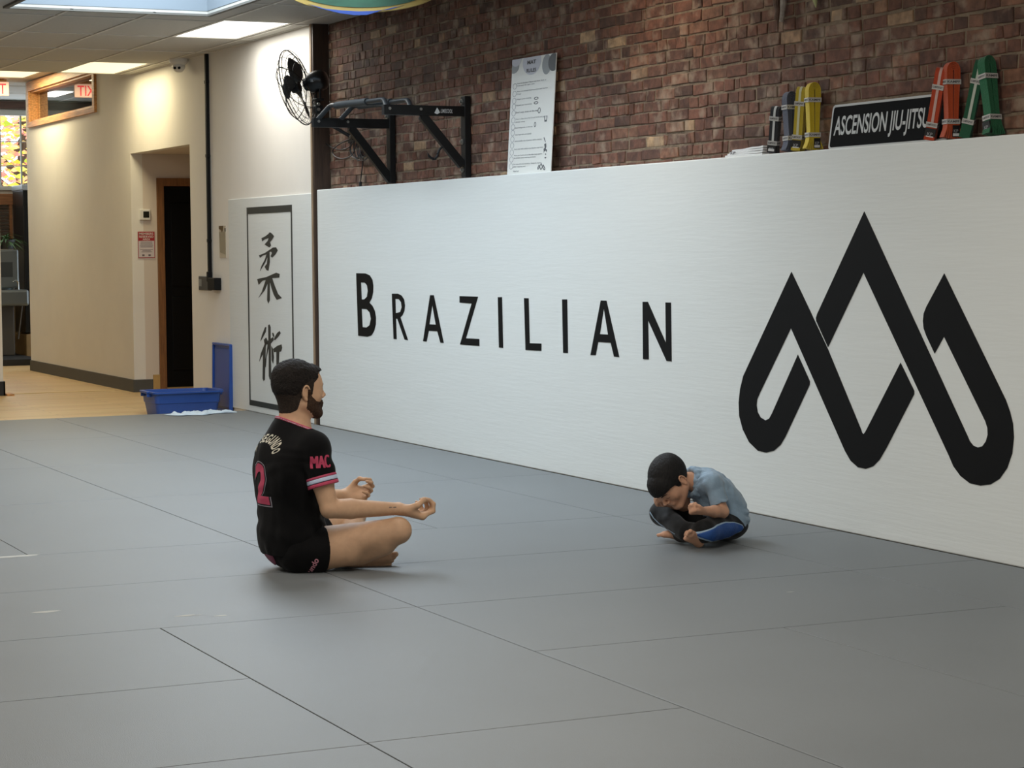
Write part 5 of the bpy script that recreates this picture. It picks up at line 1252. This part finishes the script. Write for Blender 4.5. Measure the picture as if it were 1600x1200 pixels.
add_foot(F, aR, aR + np.array((.0, -.02, -.02)), Lc(-.10, .22, .03), (0, -.1, 1), (-1, .3, 0), 1.0)
HM.build(F)
body = surface(F, 'body', m_skin, man)
# hair and beard
def hairline(H, lo=None):
    def fn(P):
        X = H.loc(P); y, z = X[..., 1], X[..., 2]
        zl = np.interp(y, [-.13, -.09, -.055, -.03, -.018, .004, .018, .034, .040, .062, .066, .09, .12], lo)
        return (zl - z) * H.s * 0.8
    return fn
def hair_obj(H, parent, m, th_top, th_side, lo, name='hair', h=0.003, rough=0.0035, pat=None, neck=None):
    F = Field(H.c - .15 * H.s, H.c + .15 * H.s, h); S = H.s
    def shell(P):
        X = H.loc(P); z, y = X[..., 2], X[..., 1]
        th = th_side + (th_top - th_side) * np.clip((z - .04) / .06, 0, 1)
        d = np.minimum(ellf(P, H.p(0, -.018, .040), [v * S for v in (.077, .097, .088)], H.R), ellf(P, H.p(0, .036, .040), [v * S for v in (.068, .074, .070)], H.R)); d = np.minimum(d, ellf(P, H.p(0, .028, -.015), [v * S for v in (.066, .072, .086)], H.R))
        if neck is not None: d = np.minimum(d, conef(P, *neck) + th_side * S * .6)
        if pat: th = th + pat(X)
        return d - th * S
    F.merge(shell, H.c - .14 * S, H.c + .14 * S, 0.002); F.clip(hairline(H, lo))
    return surface(F, name, m, parent, lambda v: rough * (vnoise(v, 130) + .6 * vnoise(v, 60, 7.3)), 1)
hair_obj(HM, man, m_hair, .016, .005, [-.020, -.022, -.020, -.005, .030, .034, .024, .030, .060, .066, .092, .094, .094], pat=lambda X: np.where(X[..., 1] > .06, .002, 0.0) * np.clip((X[..., 2] - .085) / .02, 0, 1))
FN = Field(HM.c - .15, HM.c + .15, 0.0028); HM.build(FN); FN.cone(neck0, neck1, .060, .054, .03); FN.cone(Lc(0, -.004, .59), HM.p(0, -.034, -.02), .052, .050, .03)
FN.f -= 0.0026
FN.clip(hairline(HM, [-.094, -.092, -.086, -.070, -.020, .006, -.012, -.006, .045, .062, .10, .10, .10]))
for q in (-1, 1): FN.clip(lambda P: -ellf(P, HM.p(q * .095, .000, .000), (.030, .026, .040), HM.R))
surface(FN, 'faded_hair', mat('faded_hair', '2b231d', 0.8, bump=0.5, bscale=260, var=0.35, vscale=120, spec=0.2), man, lambda v: .0012 * vnoise(v, 200))
FB = Field(HM.c - .14, HM.c + .14, 0.0028)
HM.build(FB)
FB.f -= 0.0035
def beard(P):
    X = HM.loc(P); x, y, z = X[..., 0], X[..., 1], X[..., 2]
    top = np.interp(y, [-.01, .010, .020, .035, .055, .080, .095, .13], [.02, .018, .008, -.016, -.034, -.038, -.031, -.030])
    d = np.maximum(z - top, (.006 - y)); d = np.maximum(d, (-.112 - z) )
    d = np.maximum(d, (y * -0.9 - z * .55 - 0.04))
    lips = np.sqrt((x / 2.2) ** 2 + (z + .0505) ** 2) - .0085; d = np.maximum(d, np.where(y > .085, -lips, -1))
    return d
FB.clip(beard); surface(FB, 'beard', mat('brown_beard', '3f2e22', 0.8, bump=0.7, bscale=260, var=0.4, vscale=160, spec=0.2), man, lambda v: .0022 * vnoise(v, 220))
def face_strip(H, o, parent, pts, name, m):
    for q in (-1, 1):
        P = [Vector(H.p(q * x, .3, z)) for x, z, w in pts]; b = MB(); u = Vector(H.u) * H.s
        for (A, B, a_, c_) in zip(P[:-1], P[1:], pts[:-1], pts[1:]): b.poly([A - u * a_[2], B - u * c_[2], B + u * c_[2], A + u * a_[2]])
        me = bpy.data.meshes.new('strip'); b.bm.to_mesh(me); b.bm.free()
        project(o, me, -H.f, parent, name, m, 0.0012)
BROW = [(.012, .034, .0022), (.022, .038, .0034), (.036, .040, .0030), (.050, .035, .0014)]
LASH = [(.020, .0095, .0008), (.027, .0075, .0016), (.037, .0075, .0016), (.046, .0100, .0008)]
face_strip(HM, body, man, BROW, 'eyebrow', m_hair); face_strip(HM, body, man, LASH, 'eyelashes', m_hair)
# jersey
m_shirt = mat('black_jersey', '09090a', 0.9, bump=0.15, bscale=500, spec=0.12, sheen=0.05)
def folds(v, amp=1.0, seed=0.0):
    z = v[:, 2]; w = vnoise(v, 7, 3 + seed) * 2.2
    f1 = np.sin(z * 70 + v[:, 1] * 30 + w * 5) * vnoise(v, 9, 11 + seed); f2 = vnoise(v * np.array((1, 1, .45)), 26, 2 + seed)
    return amp * (0.006 * f1 + 0.006 * f2)
ax = norm(eR - sR); axL = norm(eL - sL)
def sleeve(P, s_, e_, g=0.0, t0=-9, t1=.60):
    a = norm(e_ - s_); L = np.linalg.norm(e_ - s_); t = ((P - s_.astype(np.float32)) @ a.astype(np.float32)) / L
    return np.maximum(np.maximum(conef(P, s_, s_ + (e_ - s_) * .8, .063 + g, .064 + g), (t - t1) * L), (t0 - t) * L)
def jersey(F, g=0.0):
    torso(F, .018 + g)
    F.ell(Lc(.0, -.035, .165), (.160 + g, .130 + g, .055), None, .03)
    for s_, e_ in ((sR, eR), (sL, eL)): F.merge(lambda P: sleeve(P, s_, e_, g), np.minimum(s_, e_) - .08, np.maximum(s_, e_) + .08, .02)
    F.cone(neck0, neck1, .066 + g, .064 + g, .02)
nb_, nf_ = Lc(0, -.065, .650), Lc(0, .072, .585); nkn = norm(np.cross((1, 0, 0), nf_ - nb_)); nkn = nkn * np.sign(nkn[2])
def neckd(P): return -((P - nb_.astype(np.float32)) @ nkn.astype(np.float32))
F = Field(Lc(-.36, -.24, .07), Lc(.36, .24, .70), 0.0042)
jersey(F)
hem = lambda P: (0.115 + 0.05 * np.clip((P[..., 1] - OY) / .12, -1, 1) ** 1 * 1.0 + .0 - P[..., 2])
F.clip(hem); F.clip(lambda P: -neckd(P) + 0.0)
jer = surface(F, 'jersey', m_shirt, man, lambda v: folds(v, 1.8) * np.clip((.58 - v[:, 2]) / .1, 0, 1))
# collar stripes
for nm, r0, r1, col in (('collar_trim', .000, .0055, 'b0405c'), ('collar_trim', .0055, .0085, 'b9a8b0'), ('collar_trim', .0085, .0115, 'a03852')):
    F = Field(Lc(-.16, -.18, .50), Lc(.16, .16, .70), 0.0026); jersey(F, .0026); F.clip(lambda P: np.maximum(r0 - neckd(P), neckd(P) - r1)); F.clip(lambda P: np.float32(.54) - P[..., 2])
    surface(F, nm, mat('trim_' + col, col, 0.7), man, None, 0)
# sleeve cuff bands
for s_, e_ in ((sR, eR), (sL, eL)):
    for t0, t1, col in ((.445, .485, 'a83c58'), (.485, .55, 'b4bfd4'), (.55, .56, '3a1c38'), (.56, .615, 'b03c58')):
        c = s_ + (e_ - s_) * (t0 + t1) / 2; F = Field(c - .10, c + .10, 0.003)
        F.merge(lambda P: sleeve(P, s_, e_, .0035, t0, t1), c - .09, c + .09, .001); surface(F, 'cuff_band', mat('band_' + col, col, 0.7), man, None, 0)
# lettering on the jersey
BK = frame((OX, OY - .3, 0), (1, 0, 0), (0, 0, 1), (0, -1, 0))
num = fit_text('2', .115, .172, frame((OX + .03, OY - .3, .376), (1, 0, 0), (0, 0, 1), (0, -1, 0)), 0.03, 0)
num2 = num.copy()
n0 = fit_text('2', .135, .192, frame((OX + .03, OY - .3, .376), (1, 0, 0), (0, 0, 1), (0, -1, 0)), 0.045, 0)
project(jer, n0, (0, 1, 0), man, 'number_outline', mat('outline_silver', '8f8a94', 0.7), 0.0014)
n1 = fit_text('2', .126, .183, frame((OX + .03, OY - .3, .376), (1, 0, 0), (0, 0, 1), (0, -1, 0)), 0.038, 0)
project(jer, n1, (0, 1, 0), man, 'number_edge', mat('outline_dark', '141014', 0.7), 0.0022)
project(jer, num, (0, 1, 0), man, 'number', mat('number_pink', 'b8405e', 0.7), 0.0032)
ms = []
for i, ch in enumerate('EL SEGUNDO'):
    if ch == ' ': continue
    a = math.radians(-60 + i * 13.2); r = .100
    ms.append(fit_text(ch, .018, .034, frame((OX + .032 + r * math.sin(a), OY - .3, .468 + r * math.cos(a)), (math.cos(a), 0, -math.sin(a)), (math.sin(a), 0, math.cos(a)), (0, -1, 0)), 0.03, 0))
project(jer, join(ms), (0, 1, 0), man, 'name_lettering', mat('letter_cream', 'b9b4a4', 0.7), 0.002)
mc2 = Mp(503, 722, .26)
project(jer, join([fit_text('MAC', .082, .052, frame(mc2 + np.array((.3, dy_, 0)), norm((.18, .98, .05)), (0, -.05, 1), (1, 0, 0)), 0.0, 0) for dy_ in (-.003, -.0015, 0, .0015, .003)]), (-1, 0, 0), man, 'sleeve_lettering', mat('letter_pink', 'b03a58', 0.7), 0.002)
# shorts
m_shorts = mat('black_shorts', '080809', 0.85, bump=0.12, bscale=400, spec=0.12, sheen=0.05)
def shorts(F, g=0.0):
    F.ell(Lc(0, -.006, .122), (.180 + g, .146 + g, .128 + g), None, .03)
    F.merge(lambda P: np.maximum(conef(P, Lc(.09, -.02, .088), Lc(.16, .16, .085), .100 + g, .090 + g), P[..., 1] - np.float32(OY + .066)), Lc(-.02, -.13, 0), Lc(.28, .14, .2), .012)
    for h_, k_, t, yc in ((hipR, kR, .9, .066), (hipL, kL, .40, .5)):
        d = norm(k_ - h_); L = np.linalg.norm(k_ - h_); q0, q1 = h_ + np.array((0, 0, .0)), h_ + (k_ - h_) * .62
        F.merge(lambda P: np.maximum(conef(P, q0, q1 + np.array((0, 0, -.008)), .100 + g, .096 + g), np.maximum(((P - h_.astype(np.float32)) @ d.astype(np.float32)) - L * t, P[..., 1] - np.float32(OY + yc))), np.minimum(q0, q1) - .11, np.maximum(q0, q1) + .11, .012)
F = Field(Lc(-.32, -.22, .001), Lc(.32, .32, .28), 0.0042); shorts(F); F.clip(lambda P: P[..., 2] - .235)
sh_ = surface(F, 'shorts', m_shorts, man, lambda v: folds(v, 1.1, 5) * np.clip((v[:, 2] - .004) / .04, 0, 1))
F = Field(Lc(-.30, -.24, .001), Lc(.1, .1, .2), 0.004); shorts(F, .004)
F.clip(lambda P: ellf(P, Lc(-.045, -.135, .060), (.095, .06, .062))); surface(F, 'shorts_panel', mat('panel_pink', '8c4a60', 0.7), man, None, 0)
tp = Mp(491, 885, .20)
project(sh_, fit_text('undo', .066, .026, frame(tp + np.array((.3, 0, 0)), norm((0, .25, .97)), norm((0, -.97, .25)), (1, 0, 0)), 0.03, 0, shear=.3), (-1, 0, 0), man, 'shorts_lettering', mat('letter_rose', 'c08490', 0.7), 0.002)
for x in (606.5, 613):
    tt = Mp(x, 791.5, .235); project(body, fit_text('-', .014, .0035, frame(tt + np.array((.3, 0, 0)), (0, 1, 0), (0, 0, 1), (1, 0, 0)), 0, 0), (-1, 0, 0), man, 'tattoo', mat('tattoo_ink', '4a4444', 0.7), 0.0008)
# ---------------------------------------------------------------- the boy (faces the man, -Y)
BX, BY = -8.62, 5.15
def Bc(a, b, z): return np.array((BX + a, BY - b, z))
boy = thing('person', 'small black-haired boy in blue-grey hooded shirt hunched over crossed legs before the pad', 'person', (BX, BY, 0))
HB = Head(Bc(.01, .286, .290), np.array((.20, -.50, -.84)), np.array((.10, -.85, .52)), .90)
bsL, bsR = Bc(.115, .135, .285), Bc(-.115, .15, .28)
beL, bwL = Bc(.150, .10, .155), Bc(.225, .255, .176)
beR, bwR = Bc(-.09, .165, .165), Bc(-.08, .275, .185)
bhL, bhR = Bc(.065, .02, .085), Bc(-.065, .02, .085)
bkL, bkR = Bc(.195, .222, .080), Bc(-.165, .245, .122)
baL, baR = Bc(-.05, .222, .036), Bc(.125, .258, .055)
def btorso(F, g=0.0):
    F.ell(Bc(0, -.01, .085), (.105 + g, .09 + g, .08 + g), None, .03); F.ell(Bc(0, -.005, .15), (.10 + g, .082 + g, .085 + g), None, .04)
    F.ell(Bc(0, .055, .215), (.108 + g, .085 + g, .085 + g), None, .04); F.ell(Bc(0, .11, .272), (.105 + g, .072 + g, .06 + g), None, .04); F.cone(bsL, bsR, .036 + g, .036 + g, .03)
F = Field(Bc(-.34, .52, -.002), Bc(.34, -.16, .46), 0.0034)
btorso(F); F.cone(Bc(0, .16, .285), HB.p(0, -.03, -.05), .042, .040, .02)
for s_, e_, w_ in ((bsL, beL, bwL), (bsR, beR, bwR)): F.cone(s_, e_, .033, .027, .015); F.cone(e_, e_ + (w_ - e_) * .4, .027, .027, .012); F.cone(e_ + (w_ - e_) * .4, w_, .026, .0175, .012)
for h_, k_, a_ in ((bhL, bkL, baL), (bhR, bkR, baR)): F.cone(h_, k_, .052, .040, .02); F.cone(k_, a_, .036, .025, .015)
fist = ((78, 88, 45), (80, 90, 45), (82, 90, 45), (82, 90, 45))
add_hand(F, bwL, np.array((.25, -.95, .05)), up * .9 + camd * .3, camd * 1 + up * .3, .66, fist, 'fist', rr=1.1)
add_hand(F, bwR, np.array((.25, -.85, .15)), camd * .5 - np.array((0, -.3, -.8)) * 1, camd * .7 - up * .7, .64, ((50, 70, 40),) * 4, 'fist', rr=1.1)
add_foot(F, Bc(.15, .225, .045), Bc(.175, .235, .018), Bc(.235, .335, .072), camd * -.8 + up * .3, up * .8 - R_ * .3, .78, .008)
add_foot(F, baL, Bc(-.03, .235, .03), Bc(-.085, .300, .028), up, (1, -.3, 0), .70)
HB.build(F)
bbody = surface(F, 'body', m_skinb, boy)
hair_obj(HB, boy, m_hairb, .018, .013, [-.055, -.058, -.050, -.022, .018, .022, -.012, .004, .030, .042, .046, .048, .05], rough=.0012)
face_strip(HB, bbody, boy, BROW, 'eyebrow', m_hairb); face_strip(HB, bbody, boy, LASH, 'eyelashes', m_hairb)
# hooded short-sleeved shirt
m_hood = mat('blue_grey_shirt', '8097aa', 0.85, bump=0.25, bscale=260, var=0.08, vscale=25, sheen=0.2)
def bsleeve(P, s_, e_, g=0.0, t1=.72):
    a = norm(e_ - s_); L = np.linalg.norm(e_ - s_); t = ((P - s_.astype(np.float32)) @ a.astype(np.float32)) / L
    return np.maximum(conef(P, s_, s_ + (e_ - s_), .041 + g, .045 + g), (t - t1) * L)
F = Field(Bc(-.24, .30, .05), Bc(.24, -.14, .40), 0.0036)
btorso(F, .011); 
for s_, e_ in ((bsL, beL), (bsR, beR)): F.merge(lambda P: bsleeve(P, s_, e_), np.minimum(s_, e_) - .06, np.maximum(s_, e_) + .06, .012)
bn0, bn1 = Bc(0, .13, .27), HB.p(0, -.03, -.03)
F.clip(lambda P: -conef(P, bn0, bn1, .046, .046)); F.clip(lambda P: 0.085 + 0.30 * np.clip((BY - P[..., 1]), -.05, .3) - P[..., 2])
surface(F, 'shirt', m_hood, boy, lambda v: folds(v * 1.7, 1.25, 9))
# collar / folded hood around the neck
F = Field(Bc(-.13, .32, .19), Bc(.13, .0, .42), 0.003); cdir = norm(bn1 - bn0); cx_ = norm(np.cross(cdir, (0, 0, 1))); cy_ = np.cross(cx_, cdir)
ring = []
for k in range(14):
    a = -2.9 + 5.8 * k / 13; ring.append(bn0 + cdir * (.048 + .006 * math.cos(a)) + (cx_ * math.sin(a) * .066 + (-cy_ if cy_[2] < 0 else cy_) * math.cos(a) * .060))
for A, B in zip(ring[:-1], ring[1:]): F.cone(A, B, .013, .013, .006); F.cone(A - cdir * .02, B - cdir * .02, .015, .015, .010)
surface(F, 'hood_collar', m_hood, boy, lambda v: .002 * vnoise(v, 40))
# trousers: black with a piped blue side panel
m_trs = mat('black_trousers', '0a0b0d', 0.8, bump=0.1, bscale=300, spec=0.25, sheen=0.1)
def btr(F, g=0.0, only=None):
    if only is None or only == 'L' : F.ell(Bc(0, -.008, .082), (.116 + g, .10 + g, .082 + g), None, .02)
    for nm, h_, k_, a_ in (('L', bhL, bkL, baL), ('R', bhR, bkR, baR)):
        if only and nm != only: continue
        F.cone(h_, k_, .064 + g, .052 + g, .02); F.cone(k_, k_ + (a_ - k_) * .86, .048 + g, .040 + g, .02)
F = Field(Bc(-.27, .40, .001), Bc(.29, -.15, .20), 0.0036); btr(F); F.clip(lambda P: P[..., 2] - .175)
trs = surface(F, 'trousers', m_trs, boy, lambda v: folds(v, 1.0, 14) * np.clip((v[:, 2] - .004) / .03, 0, 1))
def panel(name, g, c, rad, m):
    F = Field(Bc(-.27, .40, .001), Bc(.30, -.15, .20), 0.0034); btr(F, g, 'L'); F.clip(lambda P: ellf(P, c, rad)); return surface(F, name, m, boy, lambda v: folds(v, .7, 14) * np.clip((v[:, 2] - .004) / .03, 0, 1), 0)
pc_ = Bc(.20, .105, .068)
panel('side_piping', .0032, pc_, (.13, .178, .044), mat('piping_pale', '8ea4b8', 0.6))
panel('side_panel', .0055, pc_, (.125, .172, .039), mat('panel_blue', '1f4a8c', 0.65, bump=0.2, bscale=120, var=0.15, vscale=20))
def strip(px_pts, w, depth):
    P = [atd(x, y, depth) for x, y in px_pts]; b = MB()
    for A, B in zip(P[:-1], P[1:]):
        t = (B - A).normalized(); n = t.cross(Vector(F_)).normalized() * w
        b.poly([A - n, B - n, B + n, A + n])
    me = bpy.data.meshes.new('strip'); b.bm.to_mesh(me); b.bm.free(); return me
project(trs, strip([(1022, 806), (1028, 816), (1036, 824), (1046, 831), (1058, 838)], .0022, 9.75), F_, boy, 'leg_piping', mat('piping_pale', '8ea4b8'), 0.0025)
